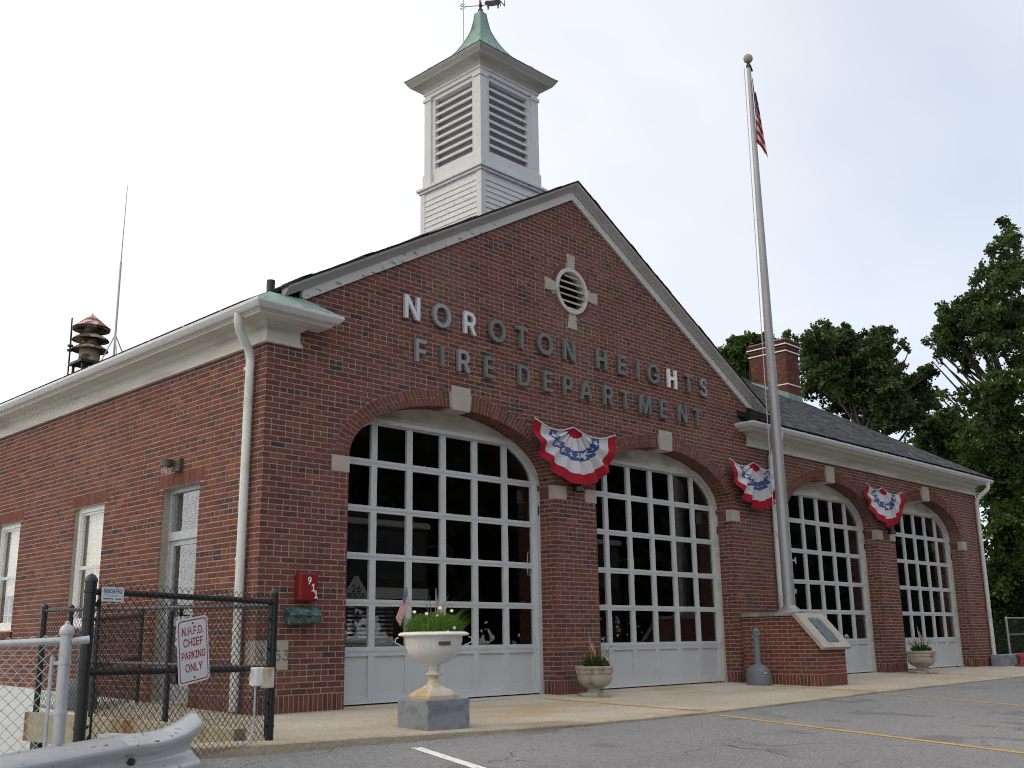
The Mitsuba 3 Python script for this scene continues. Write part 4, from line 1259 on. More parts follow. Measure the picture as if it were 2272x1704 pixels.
def stick_flag(base, top, w, h, label, right, down, seed, group=None):
    t = thing('small_flag', label, 'flag', 'small flags on sticks in the planters')
    base, top, right, down = (np.asarray(a, float) for a in (base, top, right, down))
    put(f'{t}__stick', B().add(*tube([base, top], 0.0035, 6)), 'wood_stick')
    ax_ = (base - top) / np.linalg.norm(base - top)
    ph = seed * 1.7
    out = np.cross(right, ax_)

    def P(u, v):
        return top + ax_ * (0.015 + v * h) + (right * u + down * u * 0.75) * w * (1 - 0.25 * v * u) + out * 0.018 * math.sin(u * 6 + ph + v * 2) * u
    flag_parts(t, P, h * 0.019, w, h)
    return t


# ------------------------------------------------------------------ flagpole, flag and brick monument
PX, PY = 10.43, -0.74
MO = thing('brick_monument', 'low brick pedestal with a sloping stone tablet under the flagpole', 'monument')
mx0, mx1, my = 10.0, 10.87, -1.5
side_prof = Polygon([(0.0, -0.2), (my, -0.2), (my, 0.56), (-1.06, 1.125), (0.0, 1.125)])
front_prof = sbox(mx0, -0.2, mx1, 0.56)
inner_prof = Polygon([(-0.003, -0.2), (my + 0.003, -0.2), (my + 0.003, 0.555), (-1.056, 1.122), (-0.003, 1.122)])
put(MO, B().add(*ext(inner_prof, mx0 + 0.003, mx1 - 0.003, 'yz')), 'mortar_mat')
rgm = np.random.default_rng(21)


def mon_side(v):   # (u along, depth, z): u=0 at the wall, running towards the lot; face at x = mx0
    return np.stack([mx0 + v[:, 1], -v[:, 0], v[:, 2]], 1)


def mon_front(v):
    return np.stack([mx0 + v[:, 0], my + v[:, 1], v[:, 2]], 1)


reg1 = Polygon([(0.0, -0.2), (1.5, -0.2), (1.5, 0.555), (1.055, 1.122), (0.0, 1.122)])
p1 = lay(reg1, 0.0, 1.5, 1.15, rgm, header_at=None, z0=-0.045)
p2 = lay(sbox(0, -0.2, mx1 - mx0, 0.555), 0.0, mx1 - mx0, 0.6, rgm, header_at=None, z0=-0.045)
REDM = lambda ps: [(a, b_, np.array([0.185, 0.05, 0.036]) * (0.8 + 0.4 * rgm.random())) if rgm.random() < 0.8 else (a, b_, c_) for a, b_, c_ in ps]
emit(REDM(p1), mon_side, MO, 230, rgm, depth=0.05)
emit(REDM(p2), mon_front, MO, 70, rgm, depth=0.05)
put(f'{MO}__top_slab', rbox(mx0 - 0.045, mx1 + 0.05, -1.09, 0.0 - 0.02, 1.125, 1.185, 0.006), 'bluestone_mat')
tv0, tv1 = np.array([-1.05, 1.125]), np.array([-1.56, 0.545])
dd = (tv1 - tv0) / np.linalg.norm(tv1 - tv0)
nn2 = np.array([dd[1], -dd[0]])
mid = (tv0 + tv1) / 2 + nn2 * 0.035
TL = put(f'{MO}__stone_tablet', B().add(*obox((0.5 * (mx0 + mx1), mid[0], mid[1]), ((mx1 - mx0) / 2 + 0.05, 0, 0), (0, dd[0] * 0.385, dd[1] * 0.385), (0, nn2[0] * 0.033, nn2[1] * 0.033))), 'limestone_mat')
pc = mid + nn2 * 0.041
put(f'{MO}__bronze_plaque', B().add(*obox((0.5 * (mx0 + mx1), pc[0], pc[1]), (0.19, 0, 0), (0, dd[0] * 0.265, dd[1] * 0.265), (0, nn2[0] * 0.009, nn2[1] * 0.009))), 'bronze_mat')
pr_ = B()
for k in range(9):
    q = pc + nn2 * 0.0095 + dd * (0.0 + 0.026 * k)
    hw = 0.15 - 0.05 * ((k * 7) % 3) / 2
    pr_.add(*obox((0.5 * (mx0 + mx1), q[0], q[1]), (hw, 0, 0), (0, dd[0] * 0.006, dd[1] * 0.006), (0, nn2[0] * 0.003, nn2[1] * 0.003)))
ring = [(0.5 * (mx0 + mx1) + 0.085 * math.cos(a), *(pc + nn2 * 0.010 - dd * (0.13 - 0.085 * math.sin(a)))) for a in np.linspace(0, 2 * np.pi, 24, endpoint=False)]
pr_.add(*tube(np.array(ring), 0.007, 6, closed=True))
put(f'{MO}__plaque_relief', pr_, 'letter_dull')

FP = thing('flagpole', 'tall aluminium flagpole with a ball finial on the brick pedestal', 'flagpole')
zs = np.linspace(1.185, 11.92, 40)
rs = np.interp(zs, [1.185, 3.5, 7.0, 11.92], [0.105, 0.10, 0.078, 0.040])
put(f'{FP}__pole', B().add(*tube(np.stack([zs * 0 + PX, zs * 0 + PY, zs], 1), rs, 24)), 'aluminium', smooth=40)
put(f'{FP}__base_collar', B().add(*lathe([(0.245, 1.186), (0.24, 1.21), (0.17, 1.25), (0.125, 1.29), (0.108, 1.31)], 32, (PX, PY, 0))), 'aluminium', smooth=40)
put(f'{FP}__truck', B().add(*lathe([(0.0, 11.90), (0.045, 11.91), (0.055, 11.95), (0.035, 12.0), (0.008, 12.02), (0.008, 12.03)], 16, (PX, PY, 0))).add(*tube([(PX - 0.02, PY - 0.05, 11.93), (PX + 0.09, PY - 0.02, 11.87)], 0.02)), 'dark_metal', smooth=40)
put(f'{FP}__ball', trimesh.creation.icosphere(3, 0.095).apply_translation([PX, PY, 12.12]), 'cast_stone', smooth=True)
put(f'{FP}__cleat', B().add(*tube([(PX + 0.06, PY - 0.085, 2.1), (PX + 0.10, PY - 0.13, 2.1)], 0.014)).add(*tube([(PX + 0.105, PY - 0.13, 2.04), (PX + 0.105, PY - 0.13, 2.16)], 0.012)).box(PX + 0.07, PX + 0.12, PY - 0.10, PY - 0.06, 1.52, 1.60), 'galvanized')
hal = B()
for dx, dy in ((-0.075, 0.055), (-0.05, 0.075)):
    zz_ = np.linspace(11.9, 2.2, 30)
    k = np.clip((11.9 - zz_) / 9, 0, 1)
    hal.add(*tube(np.stack([PX + (dx - 0.05 * k), PY + (dy + 0.05 * k), zz_], 1), 0.006, 5))
put(f'{FP}__halyard', hal, 'cloth_white')
put(f'{FP}__snap_hook', B().add(*tube([(PX - 0.12, PY + 0.10, 3.92), (PX - 0.10, PY + 0.12, 3.80), (PX - 0.13, PY + 0.10, 3.78)], 0.01)).add(*tube([(PX - 0.125, PY + 0.10, 2.62), (PX - 0.06, PY + 0.08, 2.5)], 0.01)), 'galvanized')
FL = thing('national_flag', 'striped and starred flag hanging limp near the top of the pole', 'flag')
fr_ = np.array([0.505, -0.863, 0.0])   # the way the cloth has drifted
fo = np.array([0.863, 0.505, 0.0])
f0 = np.array([PX, PY, 0.0]) + fr_ * 0.046


def FPt(u, v):
    s = u * (0.045 + 0.13 * v ** 0.75) + 0.025 * v * u
    z = 11.72 - 1.42 * v - u * (0.42 - 0.02 * v)
    return tuple(f0 + fr_ * (s + 0.012 * math.sin(9 * u + 3 * v)) + fo * (0.06 * math.sin(u * 11 + 1.5 * v) * (0.3 + u)) + np.array([0, 0, z]))


flag_parts(FL, FPt, 0.02, 0.5, 1.4)

# ------------------------------------------------------------------ cigarette receptacles


def ash_can(x, y, z, label):
    t = thing('cigarette_receptacle', label, 'ash can')
    put(f'{t}__base', B().add(*lathe([(0.0, z), (0.20, z), (0.208, z + 0.01), (0.205, z + 0.15), (0.198, z + 0.158), (0.198, z + 0.225), (0.18, z + 0.265), (0.12, z + 0.315), (0.06, z + 0.345), (0.0, z + 0.35)], 36, (x, y, 0))), 'ash_plastic', smooth=35)
    put(f'{t}__neck', B().add(*lathe([(0.062, z + 0.33), (0.052, z + 0.40), (0.048, z + 0.76), (0.056, z + 0.80), (0.063, z + 0.86), (0.055, z + 0.92), (0.03, z + 0.945), (0.0, z + 0.95)], 20, (x, y, 0))), 'ash_plastic', smooth=40)
    o_ = np.array([-0.62, -0.78, 0.0])
    q = np.array([x, y, z + 0.86]) + o_ * 0.056
    ring_ = [q + np.array([0.78, -0.62, 0]) * 0.042 * math.cos(a) + np.array([0, 0, 1]) * 0.042 * math.sin(a) for a in np.linspace(0, 2 * np.pi, 20, endpoint=False)]
    put(f'{t}__opening_rim', B().add(*tube(np.array(ring_), 0.014, 8, closed=True)), 'ash_plastic', smooth=True)
    put(f'{t}__opening', B().add(*obox(q + o_ * 0.003 + [0, 0, 0.012], np.array([0.78, -0.62, 0]) * 0.016, o_ * 0.002, (0, 0, 0.006))), 'interior_dark')
    q = np.array([x, y, z + 0.20]) + o_ * 0.198
    v, f = obox(q + np.array([0.78, -0.62, 0]) * 0.05, np.array([0.78, -0.62, 0]) * 0.022, o_ * 0.003, (0, 0, 0.009))
    put(f'{t}__sticker', B().add(v, f), 'sign_white')


ash_can(9.62, -0.52, apron_z(-0.52), 'grey plastic cigarette receptacle beside the brick flagpole pedestal')
ash_can(-1.05, 2.05, 0.065, 'grey plastic cigarette receptacle behind the chain link fence at the left')

# ------------------------------------------------------------------ planters


def leaf_blades(rg_, n, centre, radius, h0, h1, lean, w, cols, bend=0.5):
    """thin curved blades"""
    b_ = B()
    for k in range(n):
        a, r = rg_.uniform(0, 2 * np.pi), radius * math.sqrt(rg_.random())
        base = np.array([centre[0] + r * math.cos(a), centre[1] + r * math.sin(a), centre[2]])
        h = rg_.uniform(h0, h1)
        d = np.array([math.cos(a), math.sin(a), 0]) * (0.4 + r / radius) + rg_.normal(0, 0.5, 3) * [1, 1, 0]
        d *= lean * h
        s = np.cross(d + [1e-3, 0, 0], [0, 0, 1.0])
        s = s / (np.linalg.norm(s) + 1e-9) * w * rg_.uniform(0.6, 1.3) / 2
        c = np.asarray(cols[rg_.integers(len(cols))]) * rg_.uniform(0.7, 1.3)
        pts = [base + d * t ** (1 + bend) + np.array([0, 0, h * (t - 0.25 * bend * t * t * lean)]) for t in (0, 0.35, 0.7, 1)]
        v = np.vstack([pts[0] - s * 0.7, pts[0] + s * 0.7, pts[1] - s, pts[1] + s, pts[2] - s * 0.7, pts[2] + s * 0.7, pts[3]])
        b_.add(v, np.array([[0, 1, 3], [0, 3, 2], [2, 3, 5], [2, 5, 4], [4, 5, 6]]), c)
    return b_


def leaf_cloud(rg_, n, centre, rad, size, cols):
    b_ = B()
    d = rg_.normal(0, 1, (n, 3))
    d /= np.linalg.norm(d, axis=1, keepdims=True)
    P = np.asarray(centre) + d * np.asarray(rad) * rg_.random((n, 1)) ** 0.4
    add_leaves(b_, P, rg_, size, cols)
    return b_


def add_leaves(b_, P, rg_, size, cols):
    n = len(P)
    a = rg_.normal(0, 1, (n, 3))
    a /= np.linalg.norm(a, axis=1, keepdims=True)
    c = rg_.normal(0, 1, (n, 3))
    c -= a * (a * c).sum(1, keepdims=True)
    c /= np.linalg.norm(c, axis=1, keepdims=True)
    s = size * rg_.uniform(0.6, 1.4, (n, 1))
    v = np.stack([P - a * s * 0.5, P + c * s * 0.33, P + a * s * 0.5, P - c * s * 0.33], 1).reshape(-1, 3)
    i = np.arange(n)[:, None] * 4
    f = np.vstack([np.hstack([i, i + 1, i + 2]), np.hstack([i, i + 2, i + 3])])
    col = np.asarray(cols)[rg_.integers(0, len(cols), n)] * rg_.uniform(0.75, 1.25, (n, 1))
    b_.v.append(v)
    b_.f.append(f + b_.n)
    b_.n += len(v)
    b_.c.append(np.repeat(col, 4, 0))


def flower(b_, c, r, n=5):
    c = np.asarray(c, float)
    o_ = np.array([-0.6, -0.66, 0.45])
    e1 = np.cross(o_, [0, 0, 1.0])
    e1 /= np.linalg.norm(e1)
    e2 = np.cross(e1, o_)
    pts = [c + (e1 * math.cos(a) + e2 * math.sin(a)) * r * (1.0 if k % 2 else 0.72) + o_ * (0.25 * r if k % 2 else 0.1 * r) for k, a in enumerate(np.linspace(0, 2 * np.pi, 2 * n, endpoint=False))]
    b_.add(np.vstack([pts, c]), np.array([[2 * n, j, (j + 1) % (2 * n)] for j in range(2 * n)]))


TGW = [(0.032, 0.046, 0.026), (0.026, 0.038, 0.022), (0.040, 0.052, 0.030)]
GREEN = [(0.10, 0.22, 0.035), (0.13, 0.26, 0.045), (0.075, 0.18, 0.03), (0.17, 0.28, 0.06)]
DGREEN = [(0.05, 0.10, 0.025), (0.07, 0.13, 0.03), (0.09, 0.12, 0.04)]
# iron urn on its grey concrete block
bc = (0.656, -2.285)
t = thing('concrete_block', 'grey painted concrete block under the white iron urn', 'block')
blk = trimesh.Trimesh(*[np.array(a) for a in (lambda m: (m.vertices, m.faces))(rbox(-0.262, 0.262, -0.262, 0.262, -0.30, 0.21, 0.014, 12))], process=False)
bm = blk.subdivide().subdivide().subdivide()
nv = np.array(bm.vertices)
nv += (meshkit.fbm(nv * 7, 3)[:, None] - 0.5) * 0.012
nv = rot(nv, -5.7) + [bc[0], bc[1], 0]
put(t, B().add(nv, bm.faces), 'grey_block_paint', smooth=30)
t = thing('iron_urn', 'white painted iron urn with rust stains on the grey block, full of green plants', 'urn')
zb = 0.21
plinth = B()
for h0, h1, za, zb_ in ((0.185, 0.185, 0.0, 0.03), (0.185, 0.165, 0.03, 0.05), (0.165, 0.12, 0.05, 0.085), (0.12, 0.09, 0.085, 0.10), (0.09, 0.065, 0.10, 0.125)):
    v = np.array([[s * (h0 if k < 4 else h1), u * (h0 if k < 4 else h1), za if k < 4 else zb_] for k, (s, u) in enumerate([(-1, -1), (1, -1), (1, 1), (-1, 1)] * 2)])
    plinth.add(rot(v, -5.7) + [bc[0], bc[1], zb], QF)
put(f'{t}__plinth', plinth, 'iron_paint')
flute = lambda a: 1 + 0.025 * np.cos(a * 28)
put(f'{t}__stem', B().add(*lathe([(0.075, 0.12), (0.058, 0.15), (0.045, 0.195), (0.044, 0.215), (0.08, 0.222), (0.088, 0.235), (0.06, 0.25), (0.046, 0.262), (0.05, 0.30), (0.07, 0.335)], 84, (bc[0], bc[1], zb), flute)), 'iron_paint', smooth=50)
put(f'{t}__bowl', B().add(*lathe([(0.06, 0.325), (0.13, 0.348), (0.20, 0.385), (0.25, 0.435), (0.275, 0.49), (0.285, 0.545), (0.289, 0.55), (0.292, 0.61), (0.30, 0.618)], 112, (bc[0], bc[1], zb), lambda a: 1 + 0.012 * np.cos(a * 28))), 'iron_paint', smooth=50)
rimf = lambda a: 1 - 0.035 * (np.cos(a * 8) > 0.55)
put(f'{t}__rim', B().add(*lathe([(0.285, 0.605), (0.335, 0.612), (0.362, 0.618), (0.365, 0.628), (0.345, 0.645), (0.305, 0.652), (0.275, 0.645), (0.27, 0.60)], 128, (bc[0], bc[1], zb), rimf)), 'white_paint', smooth=50)
pa = math.atan2(-0.73, -0.68) + 0.42
pq = np.array([bc[0] + 0.287 * math.cos(pa), bc[1] + 0.287 * math.sin(pa), zb + 0.535])
po_ = np.array([math.cos(pa), math.sin(pa), 0])
put(f'{t}__name_plate', B().add(*obox(pq, np.array([-po_[1], po_[0], 0]) * 0.062, po_ * 0.004, (0, 0, 0.019))), 'lamp_bronze')
put(f'{t}__soil', B().add(*lathe([(0.28, 0.60), (0.0, 0.625)], 32, (bc[0], bc[1], zb))), 'soil')
hd = B()
for s in (2.45, 5.55):
    o_ = np.array([math.cos(s), math.sin(s), 0])
    base = np.array([bc[0], bc[1], zb])
    hd.add(*tube([base + o_ * 0.355 + [0, 0, 0.60], base + o_ * 0.385 + [0, 0, 0.59], base + o_ * 0.39 + [0, 0, 0.55], base + o_ * 0.36 + [0, 0, 0.535], base + o_ * 0.30 + [0, 0, 0.50]], 0.006, 6))
put(f'{t}__handle', hd, 'iron_paint')
t = thing('potted_plant', 'bright feathery green plants with white flowers in the iron urn', 'plant')
rp = np.random.default_rng(31)
pz = zb + 0.61
put(f'{t}__foliage', leaf_blades(rp, 900, (bc[0], bc[1], pz), 0.27, 0.08, 0.27, 0.55, 0.005, GREEN, 0.6), 'leaf_mat')
put(f'{t}__leaves', leaf_cloud(rp, 5200, (bc[0], bc[1], pz + 0.075), (0.31, 0.31, 0.17), 0.021, GREEN + [(0.20, 0.30, 0.09), (0.15, 0.22, 0.06)]), 'leaf_mat')
put(f'{t}__tall_blades', leaf_blades(rp, 26, (bc[0] - 0.03, bc[1], pz), 0.16, 0.30, 0.52, 0.6, 0.010, [(0.16, 0.19, 0.07), (0.11, 0.16, 0.05)], 0.8), 'leaf_mat')
fb = B()
for c in ((0.80, -2.40, pz + 0.25), (0.60, -2.56, pz + 0.035), (0.67, -2.58, pz + 0.075), (0.70, -2.33, pz + 0.28), (0.52, -2.33, pz + 0.22), (0.45, -2.22, pz + 0.24), (0.60, -2.40, pz + 0.20)):
    flower(fb, c, 0.021)
put(f'{t}__flower', fb, 'white_paint')
sf1 = np.array([0.47, -2.11, 0])
stick_flag((0.50, -2.14, pz), (0.455, -2.095, 1.345), 0.34, 0.17, 'small striped flag on a stick at the left side of the iron urn', (-0.24, 0.24, -0.80), (0.0, 0.0, -0.2), 1)
stick_flag((0.66, -2.30, pz), (0.70, -2.27, 1.30), 0.17, 0.13, 'small striped flag on a stick in the middle of the iron urn', (0.16, -0.14, -0.9), (0, 0, -0.2), 2)

# two cast stone planters


def stone_planter(x, y, z, s, label, plabel, seed, flag_label):
    t = thing('stone_planter', label, 'planter')
    q = B()
    for h0, h1, za, zb_ in ((0.21, 0.21, 0, 0.035), (0.21, 0.19, 0.035, 0.05)):
        v = np.array([[a_ * (h0 if k < 4 else h1), u * (h0 if k < 4 else h1), za if k < 4 else zb_] for k, (a_, u) in enumerate([(-1, -1), (1, -1), (1, 1), (-1, 1)] * 2)]) * s
        q.add(rot(v, 45 + 3 * seed % 7) + [x, y, z], QF)
    put(f'{t}__plinth', q, 'cast_stone')
    lobe = lambda a: 1 + 0.018 * np.abs(np.cos(a * 4)) - 0.01
    pr = np.array([(0.17, 0.045), (0.12, 0.065), (0.105, 0.09), (0.11, 0.115), (0.15, 0.135), (0.205, 0.165), (0.24, 0.20), (0.258, 0.245), (0.258, 0.285), (0.255, 0.325)]) * s
    put(f'{t}__bowl', B().add(*lathe(pr, 64, (x, y, z), lobe)), 'cast_stone', smooth=50)
    pr = np.array([(0.25, 0.325), (0.268, 0.330), (0.268, 0.365), (0.262, 0.372), (0.272, 0.385), (0.28, 0.40), (0.28, 0.422), (0.27, 0.432), (0.245, 0.43), (0.24, 0.39)]) * s
    put(f'{t}__rim', B().add(*lathe(pr, 8 * 6, (x, y, z), lambda a: 1 + 0.02 * np.abs(np.cos(a * 4)))), 'cast_stone', smooth=40)
    put(f'{t}__soil', B().add(*lathe([(0.245 * s, 0.395 * s), (0, 0.41 * s)], 24, (x, y, z))), 'soil')
    t = thing('potted_plant', plabel, 'plant')
    r_ = np.random.default_rng(seed)
    zz_ = z + 0.40 * s
    put(f'{t}__foliage', leaf_cloud(r_, 900, (x + 0.04, y, zz_ + 0.06), (0.22 * s, 0.2 * s, 0.10), 0.035, DGREEN + [(0.06, 0.13, 0.03)]), 'leaf_mat')
    put(f'{t}__blades', leaf_blades(r_, 60, (x, y, zz_), 0.14 * s, 0.18, 0.42, 0.45, 0.012, DGREEN, 0.7), 'leaf_mat')
    fb_ = B()
    for k in range(12):
        a = r_.uniform(0, 6.28)
        flower(fb_, (x + 0.19 * math.cos(a) + 0.07, y + 0.15 * math.sin(a) - 0.05, zz_ + r_.uniform(0.03, 0.2)), 0.014)
    put(f'{t}__flower', fb_, 'cloth_red' if seed % 2 else 'cloth_white')
    stick_flag((x - 0.09, y - 0.05, zz_), (x - 0.15, y - 0.04, z + 0.92 * s), 0.27, 0.17, flag_label, (0.26, -0.24, -0.80), (0.0, 0.0, -0.2), seed)


stone_planter(5.30, -0.50, apron_z(-0.50), 0.97, 'pale cast stone planter in front of the brick pier between the first two doors', 'dark leafy plants with small red flowers in the left stone planter', 41, 'small striped flag in the left stone planter')
stone_planter(16.05, -0.55, apron_z(-0.55), 1.08, 'pale cast stone planter between the two right-hand doors', 'spiky dark green plants in the right stone planter', 44, 'small striped flag in the right stone planter')

# ------------------------------------------------------------------ chain link fences


def chain_link(p0, p1, base, top, r=0.0016, d=0.072, spikes=0.0):
    """diagonal wires between two posts; base and top are (z at p0, z at p1)"""
    p0, p1 = np.array(p0, float), np.array(p1, float)
    L = np.linalg.norm(p1 - p0)
    H = max(top[0] - base[0], top[1] - base[1])
    H = round(H / (d / 2)) * d / 2
    b_ = B()
    dirv = (p1 - p0) / L
    nrm = np.array([-dirv[1], dirv[0]])

    def at(s, tt, off):
        zb_ = base[0] + (base[1] - base[0]) * s / L
        zt = top[0] + (top[1] - top[0]) * s / L
        q = p0 + dirv * s + nrm * off
        return np.array([q[0], q[1], zb_ + (zt - zb_) * tt / H])
    for fam in (1, -1):
        k0 = -int(H / d) - 1
        for k in range(k0, int((L + H) / d) + 2):
            s0 = k * d
            # s = s0 + fam * t
            lo, hi = 0.0, H
            if fam > 0:
                lo, hi = max(lo, -s0), min(hi, L - s0)
            else:
                lo, hi = max(lo, s0 - L), min(hi, s0)
            if hi - lo < 0.01:
                continue
            m_ = max(2, int((hi - lo) / (d / 2)) + 1)
            ts = np.linspace(lo, hi, m_)
            pts = [at(s0 + fam * q, q, 0.0022 * (1 if (int(round(q / (d / 2))) + (fam > 0)) % 2 else -1)) for q in ts]
            b_.add(*tube(pts, r, 4, caps=False))
    return b_


def post(x, y, z0_, z1_, r, m, key, cap='dome'):
    prof_ = [(r, z0_), (r, z1_ - r * 0.8)]
    if cap == 'dome':
        prof_ += [(r * 1.12, z1_ - r * 0.8), (r * 1.12, z1_ - r * 0.3), (r * 0.7, z1_ + r * 0.35), (0.0, z1_ + r * 0.8)]
    elif cap == 'acorn':
        prof_ += [(r * 1.2, z1_ - r * 0.8), (r * 1.25, z1_ - r * 0.2), (r * 1.0, z1_ + r * 0.5), (r * 0.45, z1_ + r * 0.9), (r * 0.4, z1_ + r * 1.3), (0.0, z1_ + r * 1.5)]
    else:
        prof_ += [(0.0, z1_ - r * 0.8)]
    return put(key, B().add(*lathe(prof_, 20, (x, y, 0))), m, smooth=40)


def bands(x, y, r, zs_, m, key, dv=None):
    for z in zs_:
        b_ = B().add(*lathe([(r + 0.001, z - 0.012), (r + 0.005, z - 0.010), (r + 0.005, z + 0.010), (r + 0.001, z + 0.012)], 20, (x, y, 0)))
        if dv is not None:
            b_.add(*obox((x + dv[0] * (r + 0.012), y + dv[1] * (r + 0.012), z), (dv[0] * 0.018, dv[1] * 0.018, 0), (-dv[1] * 0.006, dv[0] * 0.006, 0), (0, 0, 0.011)))
        put(key, b_, m, smooth=40)


GA, GB = np.array([-3.265, -2.945]), np.array([-1.19, -2.17])
GC, GD = np.array([-1.36, 2.48]), np.array([-1.27, -0.43])
za0, zb0 = -0.28, -0.072
gd = (GB - GA) / np.linalg.norm(GB - GA)
t = thing('black_fence', 'black coated chain link fence panel in front carrying the parking sign', 'fence')
post(GA[0], GA[1], -0.6, 1.25, 0.042, 'black_coat', f'{t}__post')
post(GB[0], GB[1], -0.15, 1.23, 0.038, 'black_coat', f'{t}__post')
bands(GB[0], GB[1], 0.038, (1.12, 0.98, 0.72, 0.54, 0.25, 0.05), 'black_coat', f'{t}__tension_band', -gd)
bands(GA[0], GA[1], 0.042, (1.15, 0.95, 0.6, 0.2), 'black_coat', f'{t}__tension_band', gd)
put(f'{t}__top_rail', B().add(*tube([(*(GA + gd * 0.04), 1.15), (*GB, 1.135)], 0.024, 14)), 'black_coat', smooth=40)
put(f'{t}__mid_rail', B().add(*tube([(*(GA + gd * 0.04), 0.575), (*GB, 0.545)], 0.024, 14)), 'black_coat', smooth=40)
put(f'{t}__end_bar', B().add(*tube([(*(GA + gd * 0.10), -0.2), (*(GA + gd * 0.10), 1.18)], 0.010, 8)), 'black_coat')
put(f'{t}__end_bar', B().add(*tube([(*(GB - gd * 0.07), -0.03), (*(GB - gd * 0.07), 1.16)], 0.007, 8)), 'black_coat')
put(f'{t}__chain_link', chain_link(GA + gd * 0.05 + np.array([gd[1], -gd[0]]) * 0.028, GB - gd * 0.045 + np.array([gd[1], -gd[0]]) * 0.028, (za0 + 0.05, zb0 + 0.02), (1.225, 1.205), 0.0028), 'mesh_black')
for z in (1.06, 0.10):
    hg = B()
    q = GA + gd * 0.06
    hg.add(*obox((q[0], q[1], z), (gd[0] * 0.04, gd[1] * 0.04, 0), (-gd[1] * 0.012, gd[0] * 0.012, 0), (0, 0, 0.018)))
    hg.add(*tube([(*(GA + gd * 0.085), z - 0.035), (*(GA + gd * 0.085), z + 0.035)], 0.012))
    put(f'{t}__hinge', hg, 'black_coat')

t = thing('black_fence', 'black chain link fence running back along the walkway edge to the left wall', 'fence')
gd2 = (GC - GB) / np.linalg.norm(GC - GB)
post(GC[0], GC[1], -0.05, 1.26, 0.035, 'black_coat', f'{t}__post')
post(GD[0], GD[1], -0.15, 1.13, 0.030, 'black_coat', f'{t}__post', 'flat')
put(f'{t}__top_rail', B().add(*tube([(*(GB + gd2 * 0.03), 1.10), (*GD, 1.145), (*GC, 1.20)], 0.021, 14)), 'rail_black', smooth=40)
put(f'{t}__mid_rail', B().add(*tube([(*(GB + gd2 * 0.03), 0.55), (*GD, 0.585), (*GC, 0.62)], 0.021, 14)), 'rail_black', smooth=40)
put(f'{t}__chain_link', chain_link(GB + gd2 * 0.05 + np.array([-0.03, 0]), GC + np.array([-0.03, 0]), (-0.05, 0.10), (1.15, 1.24), 0.0026), 'mesh_black')
t = thing('black_gate', 'small black framed chain link gate standing open near the side door', 'gate')
E0, E1 = np.array([-1.40, 0.96]), np.array([-0.12, 2.46])
ge = (E1 - E0) / np.linalg.norm(E1 - E0)
put(f'{t}__frame', B().add(*tube([(*E0, 0.03), (*E0, 1.10)], 0.024, 12)).add(*tube([(*E1, 0.08), (*E1, 1.22)], 0.024, 12)).add(*tube([(*E0, 1.06), (*E1, 1.15)], 0.021, 12)).add(*tube([(*E0, 0.55), (*E1, 0.63)], 0.021, 12)), 'black_coat', smooth=40)
put(f'{t}__finial', trimesh.creation.icosphere(2, 0.035).apply_translation([E1[0], E1[1], 1.24]), 'black_coat', smooth=True)
put(f'{t}__chain_link', chain_link(E0, E1, (0.06, 0.12), (1.06, 1.15), 0.0024), 'mesh_black')
t = thing('fence_post', 'single black post beside the far end of the left fence', 'post')
post(-1.02, 2.52, 0.0, 1.26, 0.03, 'black_coat', t)

t = thing('grey_fence', 'galvanised chain link fence at the lower left behind the guard rail', 'fence')
F0, F1 = np.array([-3.836, -3.923]), np.array([-5.05, -3.05])
gf = (F1 - F0) / np.linalg.norm(F1 - F0)
post(F0[0], F0[1], -0.8, 0.86, 0.037, 'galvanized', f'{t}__post', 'acorn')
post(F1[0], F1[1], -0.8, 0.86, 0.037, 'galvanized', f'{t}__post', 'acorn')
bands(F0[0], F0[1], 0.037, (0.66, 0.36, -0.1), 'galvanized', f'{t}__tension_band', gf)
put(f'{t}__top_rail', B().add(*tube([(*(F0 + gf * 0.02), 0.795), (*F1, 0.735)], 0.022, 14)), 'galvanized', smooth=40)
put(f'{t}__rail_stub', B().add(*tube([(*(F0 - gf * 0.03), 0.785), (*(F0 - gf * 0.13 + np.array([0.02, 0.03])), 0.80)], 0.024, 12)), 'galvanized', smooth=40)
put(f'{t}__tension_bar', B().add(*tube([(*(F0 + gf * 0.075), -0.4), (*(F0 + gf * 0.075), 0.70)], 0.012, 6)), 'galvanized')
off = np.array([gf[1], -gf[0]]) * -0.03
put(f'{t}__chain_link', chain_link(F0 + gf * 0.06 - off, F1 - off, (-0.62, -0.66), (0.83, 0.77), 0.0025), 'galvanized')

# signs on the front panel
out = np.array([gd[1], -gd[0], 0.0])          # towards the car park
u3 = np.array([gd[0], gd[1], 0.0])
t = thing('parking_sign', 'white tilted sign with red letters reading N.H.F.D. CHIEF PARKING ONLY', 'sign')
th_ = math.radians(8.0)
ur = u3 * math.cos(th_) + np.array([0, 0, 1]) * math.sin(th_)
uu = -u3 * math.sin(th_) + np.array([0, 0, 1]) * math.cos(th_)
cs_ = np.array([*(GA + (GB - GA) * 0.497), 0.722]) + out * 0.040


def plate(w, h, r):
    return sbox(-w / 2 + r, -h / 2 + r, w / 2 - r, h / 2 - r).buffer(r, 8)


def flat(g, z0_, z1_):
    return ext(g, z0_, z1_, 'xy')


